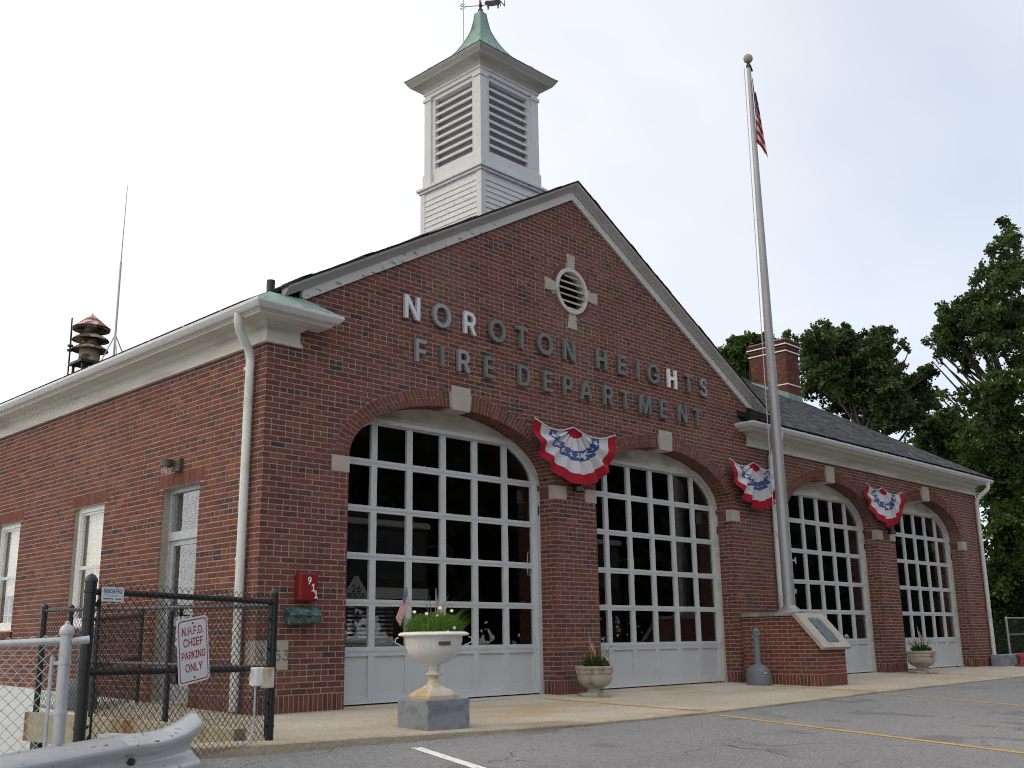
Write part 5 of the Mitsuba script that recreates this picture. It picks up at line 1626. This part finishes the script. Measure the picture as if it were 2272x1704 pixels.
SWD, SHT = 0.372, 0.52
v, f = flat(plate(SWD, SHT, 0.04), 0, 0.004)
put(f'{t}__plate', B().add(place(v, cs_, ur, uu, out), f), 'sign_white')
v, f = flat(plate(SWD - 0.03, SHT - 0.03, 0.034).difference(plate(SWD - 0.048, SHT - 0.048, 0.028)), 0.0042, 0.0050)
put(f'{t}__border', B().add(place(v, cs_, ur, uu, out), f), 'sign_red')
for s, x, y, h, sq_ in (('N.H.F.D.', 0, 0.125, 0.062, 0.80), ('CHIEF', 0, 0.035, 0.062, 0.92), ('PARKING', 0, -0.065, 0.058, 0.80), ('ONLY', 0, -0.165, 0.062, 0.90)):
    v, f = text(s, h, 0.0008, True)
    v[:, 0] = (v[:, 0] - (v[:, 0].min() + v[:, 0].max()) / 2) * sq_
    put(f'{t}__line_of_text', B().add(place(v + [x, y, 0.0043], cs_, ur, uu, out), f), 'sign_red')
bo = B()
for y in (0.215, -0.215):
    v, f = lathe([(0.009, 0.004), (0.007, 0.009), (0.0, 0.010)], 10)
    bo.add(place(v + [0, y, 0], cs_, ur, uu, out), f)
put(f'{t}__bolt', bo, 'dark_metal')
put(f'{t}__hanger', B().add(*tube([cs_ + uu * 0.26 - ur * 0.005, cs_ + uu * 0.34 - out * 0.03], 0.006)), 'galvanized')
t = thing('maker_plate', 'small white plate with blue letters wired to the top rail of the black fence', 'plate')
cp = np.array([*(GA + gd * 0.185), 1.135]) + out * 0.034
v, f = flat(plate(0.225, 0.105, 0.008), 0, 0.002)
put(f'{t}__plate', B().add(place(v, cp, u3, (0, 0, 1), out), f), 'sign_white')
v, f = text('AMERICAN FENCE', 0.030, 0.0006, True)
v[:, 0] = (v[:, 0] - (v[:, 0].min() + v[:, 0].max()) / 2)
v[:, 0] *= 0.19 / (v[:, 0].max() - v[:, 0].min())
put(f'{t}__line_of_text', B().add(place(v + [0, 0.008, 0.0022], cp, u3, (0, 0, 1), out), f), 'sign_blue')
ln = B()
for y, h, xa, xb in ((-0.006, 0.0022, -0.08, 0.07), (-0.014, 0.0022, -0.05, 0.05), (-0.034, 0.008, -0.09, 0.01), (-0.034, 0.008, 0.025, 0.09)):
    v, f = bx(xa, xb, y - h / 2, y + h / 2, 0.0022, 0.0028)
    ln.add(place(v, cp, u3, (0, 0, 1), out), f)
put(f'{t}__small_print', ln, 'sign_blue')
t = thing('fence_light', 'yellowed plastic box light near the corner post of the black fence', 'light')
cl_ = np.array([*(GB - gd * 0.235), 0.475]) + out * 0.06
for nm, a0, a1, d0, d1_, z0_, z1_, m in (('body', -0.10, 0.03, -0.05, 0.03, -0.07, 0.09, 'white_paint'), ('lens', -0.01, 0.105, 0.0, 0.075, -0.09, 0.085, 'cream_plastic')):
    rbm = rbox(a0, a1, d0, d1_, z0_, z1_, 0.012)
    vv = np.array(rbm.vertices)
    put(f'{t}__{nm}', B().add(cl_ + vv[:, :1] * u3 + vv[:, 1:2] * out + vv[:, 2:3] * np.array([0, 0, 1.0]), rbm.faces), m, smooth=30)
cq = cl_ - u3 * 0.07
put(f'{t}__conduit', B().add(*tube([cq + [0, 0, -0.05], cq + [0, 0, -0.35], cq - u3 * 0.02 + [0, 0, -0.46], cq - u3 * 0.09 + [0, 0, -0.535], cq - u3 * 0.22 + [0, 0, -0.55]], 0.009, 8)), 'galvanized', smooth=40)

# walkway slab edge and what lies below it
t = put('walkway_slab', B().box(-1.44, -1.325, -2.0, 2.60, -0.285, 0.035), 'stained_concrete')
sv_ = scene[t]
labels[t] = {'label': 'rust stained concrete edge of the walkway under the black fence', 'kind': 'structure'}
put('walkway_slab__underside', B().box(-1.32, -0.03, -2.0, 2.60, -0.285, -0.10), 'stained_concrete')
t = thing('steel_prop', 'dark steel post holding up the end of the concrete walkway', 'post')
put(t, B().box(-1.42, -1.30, 2.30, 2.42, -2.6, -0.288), 'dark_metal')
put('lower_yard', B().box(-40, -0.02, -4.4, 60, -2.7, -2.6), 'lower_concrete')
struct('lower_yard')
put('retaining_wall', B().add(*ext(Polygon([(-3.5, -4.45), (-1.46, -2.3), (-1.46, -2.05), (-3.4, -1.9), (-3.5, -4.2)]).union(sbox(-45, -4.75, -3.3, -4.45)), -2.7, -0.42, 'xy')), 'lower_concrete')
labels['retaining_wall'] = {'label': 'low grey retaining wall below the guard rail at the left', 'category': 'wall'}

# ------------------------------------------------------------------ guard rail
t = thing('guard_rail', 'silvery corrugated steel guard rail with an upturned end in the lower left corner', 'guard rail')
prof_w = []
for q in np.linspace(-0.156, 0.156, 41):
    a = abs(q)
    d_ = 0.083 * (0.5 - 0.5 * math.cos(np.clip((a - 0.012) / 0.066, 0, 1) * math.pi)) * (1.0 if a < 0.085 else 1 - np.clip((a - 0.095) / 0.055, 0, 1) ** 1.3 * 0.98)
    prof_w.append((d_, q))
prof_w = np.array(prof_w)
g0, g1, g2 = np.array([-7.10, -6.86]), np.array([-3.70, -4.45]), np.array([-3.10, -4.24])
GZ = 0.252 - 0.156


def rail_piece(q0, q1, n, off0=0.0, fl=None):
    d_ = (q1 - q0) / np.linalg.norm(q1 - q0)
    nr_ = np.array([d_[1], -d_[0]])
    V = []
    for k in range(n + 1):
        s = k / n
        c = q0 + (q1 - q0) * s
        up, o_, sc = fl(s) if fl else (0, 0, 1)
        V.append(np.stack([c[0] + nr_[0] * (prof_w[:, 0] * sc + off0 + o_), c[1] + nr_[1] * (prof_w[:, 0] * sc + off0 + o_), GZ + prof_w[:, 1] + up * 0.22 * np.clip((prof_w[:, 1] + 0.156) / 0.312, 0, 1) ** 1.5], 1))
    m_ = len(prof_w)
    f_ = np.array([[i * m_ + j, (i + 1) * m_ + j, (i + 1) * m_ + j + 1, i * m_ + j + 1] for i in range(n) for j in range(m_ - 1)])
    v_ = np.vstack(V)
    back = v_ - np.array([nr_[0], nr_[1], 0]) * 0.004
    N_ = len(v_)
    return np.vstack([v_, back]), np.vstack([f_, f_[:, ::-1] + N_])


put(f'{t}__beam', B().add(*rail_piece(g0, g1, 40)), 'rail_steel', smooth=50)
gdir = (g2 - g1) / np.linalg.norm(g2 - g1)
put(f'{t}__end_wing', B().add(*rail_piece(g1 - gdir * 0.06, g2, 24, 0.009, lambda s: (0.50 * max(0, (s - 0.35) / 0.65) ** 2.0, -0.03 * max(0, (s - 0.5) / 0.5) ** 2, 1.0))), 'rail_steel', smooth=50)
nrg = np.array([gdir[1], -gdir[0]])
for s, q, rr_ in ((0.05, 0.098, 0.012), (0.22, 0.105, 0.012), (0.05, -0.098, 0.012), (-0.35, 0.10, 0.01), (-2.2, 0.1, 0.012)):
    c = g1 + gdir * s
    dd_ = np.interp(q, prof_w[:, 1], prof_w[:, 0])
    v, f = lathe([(rr_, 0.0), (rr_ * 0.85, 0.007), (rr_ * 0.4, 0.011), (0.0, 0.012)], 14)
    put(f'{t}__bolt', B().add(place(v, (*(c + nrg * (dd_ + 0.006)), GZ + q), (gdir[0], gdir[1], 0), (0, 0, 1), (nrg[0], nrg[1], 0)), f), 'rail_steel', smooth=40)
v, f = lathe([(0.022, 0.0), (0.02, 0.012), (0.011, 0.014), (0.0, 0.02)], 8)
c = g1 + gdir * 0.09
put(f'{t}__slot_bolt', B().add(place(v * [1.5, 1, 1], (*(c + nrg * 0.008), GZ - 0.005), (gdir[0], gdir[1], 0), (0, 0, 1), (nrg[0], nrg[1], 0)), f), 'dark_metal')
gp = B()
for s in (0.05, -1.9):
    c = g1 + gdir * s - nrg * 0.10
    gp.add(*obox((c[0], c[1], -0.25), (gdir[0] * 0.05, gdir[1] * 0.05, 0), (nrg[0] * 0.075, nrg[1] * 0.075, 0), (0, 0, 0.50)))
put(f'{t}__support_post', gp, 'galvanized')

# ------------------------------------------------------------------ right-hand end: grey kerb wall, chain link, red spout, bank
t = thing('grey_kerb_wall', 'low grey painted concrete wall beyond the right end of the building', 'wall')
put(t, rbox(21.15, 34, -0.33, -0.06, -0.3, 0.275, 0.02), 'grey_block_paint')
t = thing('right_fence', 'galvanised chain link fence on the low grey wall at far right', 'fence')
post(24.2, 0.55, -0.1, 1.22, 0.03, 'galvanized', f'{t}__post')
post(27.5, 0.55, -0.1, 1.24, 0.03, 'galvanized', f'{t}__post')
put(f'{t}__top_rail', B().add(*tube([(24.2, 0.55, 1.20), (33, 0.55, 1.23)], 0.022, 10)), 'galvanized', smooth=40)
put(f'{t}__mid_rail', B().add(*tube([(24.2, 0.55, 0.76), (33, 0.55, 0.78)], 0.022, 10)), 'galvanized', smooth=40)
put(f'{t}__chain_link', chain_link((24.2, 0.52), (33, 0.52), (0.0, 0.0), (1.21, 1.24), 0.0022), 'mesh_black')
t = thing('red_spout', 'red plastic drain spout lying against the low grey wall at far right', 'spout')
sp = []
for k, a in enumerate(np.linspace(0, 1, 12)):
    y_, z_ = -0.34 - 0.10 * math.sin(a * 1.57), 0.30 - 0.30 * a
    sp.append((22.45 - 0.10 * a ** 2, y_, max(z_, 0.02)))
b_ = B()
n_ = 9
for i, (x, y, z) in enumerate(sp):
    wd = 0.30 + 0.05 * math.sin(i * 0.8)
    for j in range(n_):
        s = j / (n_ - 1) * 2 - 1
        b_.v.append(np.array([[x + s * wd, y - 0.05 * (1 - s * s) - 0.01 * (i % 2), z]]))
b_.n = len(sp) * n_
b_.f.append(np.vstack([np.array([[i * n_ + j, (i + 1) * n_ + j, (i + 1) * n_ + j + 1], [i * n_ + j, (i + 1) * n_ + j + 1, i * n_ + j + 1]]) for i in range(len(sp) - 1) for j in range(n_ - 1)]))
put(f'{t}__chute', b_, 'red_plastic', smooth=50)
put(f'{t}__lip', B().add(*obox((22.0, -0.55, 0.0), (0.42, 0, 0), (0, 0.10, 0.0), (0, 0, 0.012))), 'red_plastic')
v, f = sheet(lambda x, q: (x, 1.2 + q, -0.05 + 1.45 * float(np.clip((q - 0.6) / 4.0, 0, 1)) ** 0.8 + 0.012 * q), np.linspace(21.7, 60, 30), np.concatenate([np.linspace(0, 5, 12), [8, 15, 40, 90]]))
put('grass_bank', B().add(v, f), 'grass_soil')
struct('grass_bank')
put('back_ground', B().box(-60, 21.6, 14.6, 120, -3.2, -3.0).box(22, 120, -2, 1.2, -0.4, -0.35), 'grass_soil')
struct('back_ground')
rgr = np.random.default_rng(9)
gb = B()
nb = 9000
gx, gq = rgr.uniform(22.5, 36, nb), rgr.uniform(3.0, 7.5, nb)
gz = -0.05 + 1.45 * np.clip((gq - 0.6) / 4.0, 0, 1) ** 0.8 + 0.012 * gq
hh = rgr.uniform(0.10, 0.28, nb)
lean = rgr.normal(0, 0.05, (nb, 2))
base_ = np.stack([gx, gq + 1.2, gz - 0.02], 1)
wv_ = rgr.normal(0, 1, (nb, 2))
wv_ = wv_ / np.linalg.norm(wv_, axis=1, keepdims=True) * 0.014
vv = np.stack([base_ - np.c_[wv_, np.zeros(nb)], base_ + np.c_[wv_, np.zeros(nb)], base_ + np.c_[lean, hh]], 1).reshape(-1, 3)
colg = np.array([0.10, 0.19, 0.035]) * rgr.uniform(0.6, 1.4, (nb, 1))
gb.add(vv, np.arange(nb * 3).reshape(-1, 3))
gb.c.append(np.repeat(colg, 3, 0))
put('grass', gb, 'leaf_mat')
labels['grass'] = {'label': 'strip of bright long grass on the bank above the right-hand fence', 'category': 'grass', 'kind': 'stuff'}

# ------------------------------------------------------------------ trees
BLOBS_TALL = [[38.2,3.6,17.8,0.3],[40.1,4.2,18.0,0.3],[36.8,3.4,16.4,0.37],[40.4,4.1,17.6,0.33],[37.2,4.0,16.5,0.22],[38.1,3.9,16.2,0.54],[40.1,4.0,16.6,0.47],[37.9,4.1,15.6,0.57],[38.2,4.6,15.8,0.34],[36.9,3.2,14.8,0.51],[40.0,3.9,15.9,0.47],[38.0,4.9,15.3,0.38],[37.5,4.4,14.7,0.6],[39.1,5.4,14.8,0.48],[36.9,5.0,14.4,0.37],[37.5,5.4,14.0,0.57],[35.9,5.3,13.6,0.48],[36.7,6.0,13.8,0.38],[35.8,5.7,14.0,0.16],[36.4,5.7,13.2,0.48],[38.1,6.7,13.7,0.35],[35.9,6.0,13.8,0.16],[37.3,6.2,12.9,0.38],[38.8,7.3,13.5,0.22],[38.5,7.6,13.4,0.19],[37.4,7.3,13.2,0.09],[37.2,6.8,12.4,0.18],[36.1,6.5,11.8,0.1],[35.9,6.0,12.2,0.27],[39.0,7.4,12.6,0.16],[37.8,5.8,13.2,0.72],[36.6,4.6,13.2,0.7],[39.1,4.6,14.2,0.77],[40.2,4.3,14.8,0.66],[39.8,4.0,13.9,0.62],[40.5,5.2,13.5,0.67],[36.6,4.5,12.2,0.45],[38.0,5.8,12.5,0.38],[37.5,6.0,12.2,0.26],[37.5,3.6,12.4,0.59],[38.6,6.2,11.8,0.19],[39.3,6.5,12.3,0.2],[38.6,5.8,12.1,0.22],[37.6,4.9,11.6,0.12],[40.1,5.7,12.0,0.17],[39.6,4.2,12.1,0.38],[39.3,4.5,11.9,0.21],[40.1,5.3,11.8,0.2]]
BLOBS_FRONT = [[32.2,2.6,9.7,0.36],[32.7,2.3,9.7,0.39],[34.5,2.6,10.3,0.27],[31.5,2.8,9.3,0.35],[32.7,3.7,9.7,0.28],[32.8,4.2,9.6,0.23],[30.9,3.9,9.1,0.14],[30.3,3.9,9.1,0.14],[30.8,4.4,9.3,0.1],[33.1,3.7,9.3,0.33],[32.5,4.0,9.1,0.17],[31.4,3.4,8.5,0.22],[33.0,2.8,9.3,0.53],[34.1,2.6,9.5,0.47],[32.7,3.2,8.8,0.52],[33.9,3.0,8.8,0.67],[34.2,4.2,8.5,0.62],[33.9,3.5,8.0,0.74],[33.5,2.5,8.0,0.59],[31.7,3.6,7.5,0.58],[32.8,3.4,7.1,0.72],[33.8,3.0,7.2,0.73],[34.0,4.5,7.2,0.54],[34.1,4.1,6.6,0.74],[33.3,3.1,6.3,0.78],[34.4,4.5,6.3,0.61],[33.6,3.6,5.7,0.79],[34.8,3.4,5.7,0.67],[32.6,3.3,4.8,0.77],[33.1,2.8,4.7,0.7],[33.1,3.5,4.1,0.77],[35.7,3.9,4.0,0.75],[34.9,4.0,3.3,0.87],[35.1,4.6,3.1,0.75],[34.7,4.4,2.4,0.73],[34.3,3.7,2.5,0.79],[34.0,4.6,2.1,0.59],[34.8,4.3,1.8,0.73],[36.1,4.2,1.6,0.81],[34.1,4.4,1.4,0.53]]
BLOBS_LOW = [[42.4,10.2,10.7,0.52],[43.3,10.0,10.6,0.52],[45.4,10.1,11.3,0.49],[45.0,9.5,11.4,0.32],[43.7,8.7,11.4,0.19],[44.8,9.4,10.6,0.61],[44.5,10.0,10.3,0.79],[44.3,8.9,10.0,0.52],[44.8,10.9,10.2,0.8],[44.1,9.2,9.3,0.69],[44.5,9.9,9.3,0.7],[45.6,9.4,9.2,0.62]]
BLOBS_MID = [[36.8,11.7,14.8,0.14],[35.4,10.8,14.2,0.15],[36.7,12.0,14.7,0.14],[33.8,10.2,13.5,0.29],[35.4,11.5,13.8,0.26],[34.4,11.2,13.8,0.1],[35.8,12.1,14.1,0.11],[33.7,10.9,13.2,0.22],[36.8,11.4,14.2,0.31],[35.9,10.5,13.9,0.21],[37.4,10.9,14.6,0.18],[35.7,10.5,13.5,0.4],[35.9,10.0,13.7,0.3],[37.4,10.4,14.1,0.26],[38.1,10.8,13.9,0.42],[36.1,9.4,13.7,0.2],[38.5,10.4,14.0,0.29],[38.5,9.9,14.4,0.23],[36.0,8.4,13.5,0.2],[37.8,8.9,14.0,0.15],[37.9,9.5,13.8,0.31],[39.0,9.7,14.0,0.24],[37.5,9.8,13.4,0.31],[35.8,8.6,12.8,0.32],[37.4,8.9,13.2,0.15],[37.6,8.7,13.5,0.08],[37.8,8.5,13.5,0.13],[39.7,9.2,13.8,0.16],[37.5,8.1,12.9,0.11],[36.7,8.2,12.9,0.11],[38.0,8.6,12.8,0.15],[38.2,9.0,13.0,0.15],[39.7,9.3,12.9,0.16],[38.2,8.9,12.4,0.14],[34.4,10.8,12.8,0.55],[36.4,12.4,13.5,0.26],[35.7,10.8,13.0,0.61],[36.8,10.7,13.0,0.62],[36.5,9.9,12.9,0.51],[36.0,9.0,12.4,0.54],[38.2,9.5,12.7,0.46],[36.2,12.0,12.7,0.57],[34.6,10.5,11.9,0.64],[36.1,10.4,12.1,0.71],[36.3,9.7,12.0,0.65],[36.1,8.9,11.7,0.54],[36.6,8.6,11.8,0.4],[37.1,12.4,12.1,0.63],[37.5,11.6,11.8,0.73],[36.3,10.1,11.4,0.7],[38.2,10.2,11.6,0.67],[36.0,8.4,11.1,0.54],[39.8,9.4,12.0,0.37],[38.5,8.6,11.8,0.23],[39.8,8.7,12.3,0.23],[37.8,7.7,12.0,0.15],[38.3,7.7,12.1,0.17],[38.4,7.5,12.0,0.2],[40.9,8.4,12.7,0.12],[38.6,7.8,11.8,0.18],[38.6,8.3,11.6,0.35],[40.6,8.9,11.8,0.32],[40.1,9.2,11.4,0.47],[38.6,8.0,10.9,0.3],[38.4,7.6,11.0,0.17],[40.6,8.1,11.5,0.11],[37.7,7.4,10.4,0.24],[38.5,8.1,10.6,0.3],[37.7,11.6,11.2,0.63],[38.6,11.0,11.0,0.68],[36.6,9.2,10.4,0.59],[36.5,8.4,10.4,0.54],[39.6,9.3,10.8,0.41],[38.0,10.2,10.2,0.56],[37.0,9.0,9.8,0.54],[38.5,9.0,10.1,0.46],[37.2,7.9,9.8,0.34]]
BLOBS_SMALL = [[41.0,18.8,16.3,0.28],[40.8,19.1,16.4,0.16],[40.1,18.5,16.3,0.11],[39.9,17.9,15.7,0.36],[39.5,17.1,15.9,0.2],[40.4,17.8,15.9,0.36],[40.7,17.5,16.0,0.3],[39.9,16.7,16.0,0.15],[40.0,16.6,16.0,0.2],[42.6,18.0,16.5,0.31],[41.6,17.7,16.0,0.43],[39.4,18.3,15.3,0.26],[39.6,18.9,15.5,0.2],[41.1,19.7,15.7,0.31],[40.7,19.8,15.5,0.18],[41.2,19.0,15.7,0.43],[40.5,17.9,15.2,0.48],[40.6,18.4,14.8,0.48],[40.6,19.2,14.9,0.37],[39.4,18.0,14.1,0.35],[41.0,18.3,14.7,0.48],[40.6,17.4,15.0,0.48],[43.0,16.9,16.7,0.14],[40.9,15.9,15.7,0.24],[42.8,16.4,16.4,0.09],[43.4,16.6,16.3,0.12]]



def tree(label, blobs, base, leafs, size, cols, seed, trunk_r, density=1.0, kind='tree'):
    t = thing(kind, label, 'tree')
    r_ = np.random.default_rng(seed)
    bl = np.array(blobs, float)
    vol = bl[:, 3] ** 2.1
    b_ = B()
    for (x, y, z, r), w in zip(bl, vol / vol.sum()):
        n = max(int(leafs * w), 24)
        nc = max(int(n / 42), 4)
        d = r_.normal(0, 1, (nc, 3))
        d /= np.linalg.norm(d, axis=1, keepdims=True)
        c = np.array([x, y, z]) + d * r * (0.2 + 1.2 * r_.random((nc, 1)) ** 0.7)
        tone = r_.choice([0.55, 0.8, 1.0, 1.25, 1.6], nc)
        k_ = r_.integers(0, nc, n)
        q = c[k_] + r_.normal(0, 1, (n, 3)) * np.array([1, 1, 0.7]) * (0.11 + 0.05 * r) * r_.uniform(0.5, 1.4, nc)[k_][:, None]
        dn = np.linalg.norm(q - [x, y, z], axis=1) / r
        ok = meshkit.fbm(q * 1.25, 3, seed) > 0.33 + 0.16 * (dn - 0.6)
        q, k_ = q[ok], k_[ok]
        if len(q) < 3:
            continue
        add_leaves(b_, q, r_, size, cols)
        b_.c[-1] = b_.c[-1] * np.repeat(tone[k_], 4)[:, None]
    put(f'{t}__crown', b_, 'leaf_mat')
    base = np.asarray(base, float)
    ctr = bl[:, :3].mean(0)
    top = bl[np.argmax(bl[:, 2]), :3]
    tr = B()
    k = np.linspace(0, 1, 14)[:, None]
    line = base + (np.array([ctr[0], ctr[1], 0]) - [base[0], base[1], 0]) * k ** 1.3 * [1, 1, 0] + np.array([0, 0, 1]) * (top[2] - base[2]) * 0.80 * k
    line[:, :2] += r_.normal(0, 0.10, (14, 2)) * k
    tr.add(*tube(line, trunk_r * (1 - 0.88 * k[:, 0]), 10))
    put(f'{t}__trunk', tr, 'bark', smooth=50)
    br = B()
    for (x, y, z, r) in bl[r_.permutation(len(bl))[:26]]:
        j = int(np.clip((z - base[2] - 1.2) / (top[2] - base[2]) * 14, 1, 12))
        a = line[j]
        m_ = (a + [x, y, z]) / 2 + r_.normal(0, 0.25, 3)
        br.add(*tube([a, m_, (x, y, z)], [trunk_r * 0.28, trunk_r * 0.16, 0.02], 6))
    put(f'{t}__branch', br, 'bark', smooth=50)
    return t


TG = [(0.075, 0.115, 0.042), (0.058, 0.095, 0.038), (0.090, 0.135, 0.045), (0.065, 0.090, 0.055), (0.11, 0.15, 0.055)]
TG2 = [(0.060, 0.100, 0.034), (0.048, 0.082, 0.030), (0.078, 0.120, 0.038), (0.10, 0.145, 0.045)]
TG3 = [(0.075, 0.13, 0.035), (0.06, 0.11, 0.03), (0.09, 0.15, 0.045), (0.055, 0.09, 0.03)]
tree('tallest tree at the right edge with loose leafy branches against the sky', BLOBS_TALL, (41.0, 4.4, 1.4), 30000, 0.16, TG, 1, 0.32)
tree('dense dark green tree filling the right edge beyond the building', BLOBS_FRONT, (36.0, 2.6, 1.4), 52000, 0.15, TG2, 2, 0.25)
tree('low dark bushy tree between the roof of the wing and the tall tree', BLOBS_LOW, (42.0, 9.0, 1.5), 14000, 0.18, TG2, 3, 0.18)
tree('broad dark green tree standing behind the wing roof and right of the chimney', BLOBS_MID, (36.0, 12.0, 1.0), 66000, 0.165, TG, 4, 0.35)
tree('smaller lighter green tree left of the brick chimney', BLOBS_SMALL, (42.0, 19.5, 0.0), 24000, 0.18, TG3, 5, 0.22)
# undergrowth under the trees: one mass nobody could count
und = B()
ru = np.random.default_rng(12)
nu_ = 26000
ux = ru.uniform(24, 62, nu_)
uy = 6.0 + (ux - 24) * 0.25 + ru.uniform(0, 16, nu_) ** 1.0
uz = 1.2 + ru.random(nu_) ** 1.4 * (3.0 + 2.2 * meshkit.fbm(np.stack([ux * 0.3, uy * 0.3, ux * 0], 1), 3, 8))
add_leaves(und, np.stack([ux, uy, uz], 1), ru, 0.30, TG2)
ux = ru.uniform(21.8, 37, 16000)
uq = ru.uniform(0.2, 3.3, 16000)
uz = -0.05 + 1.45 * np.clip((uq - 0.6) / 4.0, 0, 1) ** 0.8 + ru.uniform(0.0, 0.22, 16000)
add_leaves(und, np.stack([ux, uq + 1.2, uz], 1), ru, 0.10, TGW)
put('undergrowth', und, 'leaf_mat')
labels['undergrowth'] = {'label': 'dark undergrowth below the trees beyond the right end of the building', 'category': 'undergrowth', 'kind': 'stuff'}
# the wood across the road and a tree at the left, which the panes mirror
wd = B()
rw = np.random.default_rng(15)
for k in range(64):
    x = -6 + k * 1.7 + rw.uniform(-1.5, 1.5)
    y = -38 - rw.uniform(0, 14) + 0.22 * (x - 20)
    h = rw.uniform(13, 23)
    n = 1500
    d = rw.normal(0, 1, (n, 3))
    d /= np.linalg.norm(d, axis=1, keepdims=True)
    q = np.array([x, y, h * 0.52]) + d * [4.2, 4.2, h * 0.5] * rw.random((n, 1)) ** 0.33
    add_leaves(wd, q, rw, 1.2, TGW)
for k in range(8):
    x = 74 + k * 1.5
    n = 900
    d = rw.normal(0, 1, (n, 3))
    d /= np.linalg.norm(d, axis=1, keepdims=True)
    add_leaves(wd, np.array([x, -30 + 3.6 * k, 9]) + d * [5, 4.5, 9] * rw.random((n, 1)) ** 0.33, rw, 1.2, TGW)
put('woodland', wd, 'leaf_mat')
labels['woodland'] = {'label': 'wood across the car park, seen as a dark reflection in the door panes', 'category': 'wood', 'kind': 'stuff'}
lt = B()
n = 5200
d = rw.normal(0, 1, (n, 3))
d /= np.linalg.norm(d, axis=1, keepdims=True)
add_leaves(lt, np.array([-9.5, 7.2, 2.6]) + d * [2.6, 2.6, 3.4] * rw.random((n, 1)) ** 0.4, rw, 0.30, TG)
t = thing('reflected_tree', 'tree mirrored in the glass of the side door', 'tree')
put(f'{t}__crown', lt, 'leaf_mat')
put(f'{t}__trunk', B().add(*tube([(-9.5, 7.2, -2.6), (-9.5, 7.2, 3.5)], [0.22, 0.12], 8)), 'bark')

# ------------------------------------------------------------------ fire engines behind the glass


def fire_engine(cx, yf, label, sign, seed):
    t = thing('fire_engine', label, 'fire engine')
    w = 1.18
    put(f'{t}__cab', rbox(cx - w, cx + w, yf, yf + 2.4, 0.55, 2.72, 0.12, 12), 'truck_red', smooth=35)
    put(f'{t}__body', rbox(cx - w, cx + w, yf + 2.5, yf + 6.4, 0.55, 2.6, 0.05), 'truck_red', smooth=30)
    put(f'{t}__roof_band', rbox(cx - w + 0.02, cx + w - 0.02, yf - 0.03, yf + 0.2, 2.46, 2.56, 0.03), 'truck_white', smooth=30)
    for s in (-1, 1):
        put(f'{t}__windscreen', rbox(*sorted((cx + s * 0.05, cx + s * 1.05)), yf - 0.012, yf + 0.05, 1.68, 2.40, 0.01), 'interior_dark')
        put(f'{t}__headlight', B().add(*lathe([(0.0, 0.0), (0.09, 0.01), (0.10, 0.03), (0.115, 0.03), (0.115, -0.02)], 20)), 'chrome', smooth=40, to_world=mi.ScalarTransform4f().translate([cx + s * 0.88, yf - 0.01, 1.08]).rotate([1, 0, 0], 90))
        put(f'{t}__marker_light', rbox(cx + s * 0.98 - 0.05, cx + s * 0.98 + 0.05, yf - 0.03, yf + 0.02, 0.90, 0.98, 0.01), 'lens_amber')
        mb = B().add(*tube([(cx + s * 1.18, yf + 0.15, 2.2), (cx + s * 1.42, yf - 0.1, 2.25), (cx + s * 1.42, yf - 0.1, 1.85)], 0.015))
        mb.tri(rbox(*sorted((cx + s * 1.34, cx + s * 1.52)), yf - 0.14, yf - 0.08, 1.82, 2.22, 0.02))
        put(f'{t}__mirror', mb, 'chrome', smooth=30)
        wh = B().add(*lathe([(0.0, -0.13), (0.3, -0.13), (0.5, -0.12), (0.52, -0.08), (0.52, 0.08), (0.5, 0.12), (0.0, 0.12)], 24))
        put(f'{t}__wheel', wh, 'black_coat', smooth=40, to_world=mi.ScalarTransform4f().translate([cx + s * 1.0, yf + 1.2, 0.51]).rotate([0, 1, 0], 90))
    put(f'{t}__bumper', rbox(cx - 1.22, cx + 1.22, yf - 0.42, yf - 0.02, 0.46, 0.74, 0.04), 'chrome', smooth=30)
    gr = B()
    for k in range(8):
        gr.box(cx - 0.42, cx + 0.42, yf - 0.03, yf - 0.001, 0.84 + k * 0.06, 0.865 + k * 0.06)
    put(f'{t}__grille', gr, 'chrome')
    lb_ = B()
    for s in (-1, 1):
        lb_.add(*lathe([(0.0, 0.16), (0.06, 0.14), (0.075, 0.03), (0.08, 0.0), (0.0, 0.0)], 14, (cx + s * 0.7, yf + 0.35, 2.72)))
    put(f'{t}__beacon', lb_, 'truck_red', smooth=40)
    if sign:
        px, pz_ = cx - 0.28, 1.38
        g_ = Polygon([(px - 0.27, pz_), (px + 0.27, pz_), (px + 0.03, pz_ + 0.33), (px - 0.03, pz_ + 0.33)])
        put(f'{t}__badge', B().add(*ext(g_, yf - 0.045, yf - 0.03)), 'truck_white')
        put(f'{t}__belt', B().box(px + 0.31, cx + 1.1, yf - 0.03, yf - 0.012, 1.40, 1.56), 'truck_white')
        for s, x, z, h in (('26', px, pz_ + 0.10, 0.10), ('RESCUE', px, pz_ + 0.02, 0.062)):
            v, f = text(s, h, 0.003, True)
            v[:, 0] = v[:, 0] - (v[:, 0].min() + v[:, 0].max()) / 2
            put(f'{t}__badge_text', B().add(place(v, (x, yf - 0.0465, z), (1, 0, 0), (0, 0, 1), (0, -1, 0)), f), 'dark_metal')
        v, f = text('MACK', 0.10, 0.01, True)
        put(f'{t}__maker_letters', B().add(place(v * [1.3, 1, 1], (px - 0.20, yf - 0.012, 0.98), (1, 0, 0), (0, 0, 1), (0, -1, 0)), f), 'truck_white')


fire_engine(3.03, 1.8, 'red rescue engine numbered 26 dimly seen behind the leftmost door', True, 1)
fire_engine(7.75, 1.8, 'red fire engine dimly seen behind the second door from the left', False, 2)
fire_engine(13.6, 2.0, 'red fire engine dimly seen behind the third door from the left', False, 3)
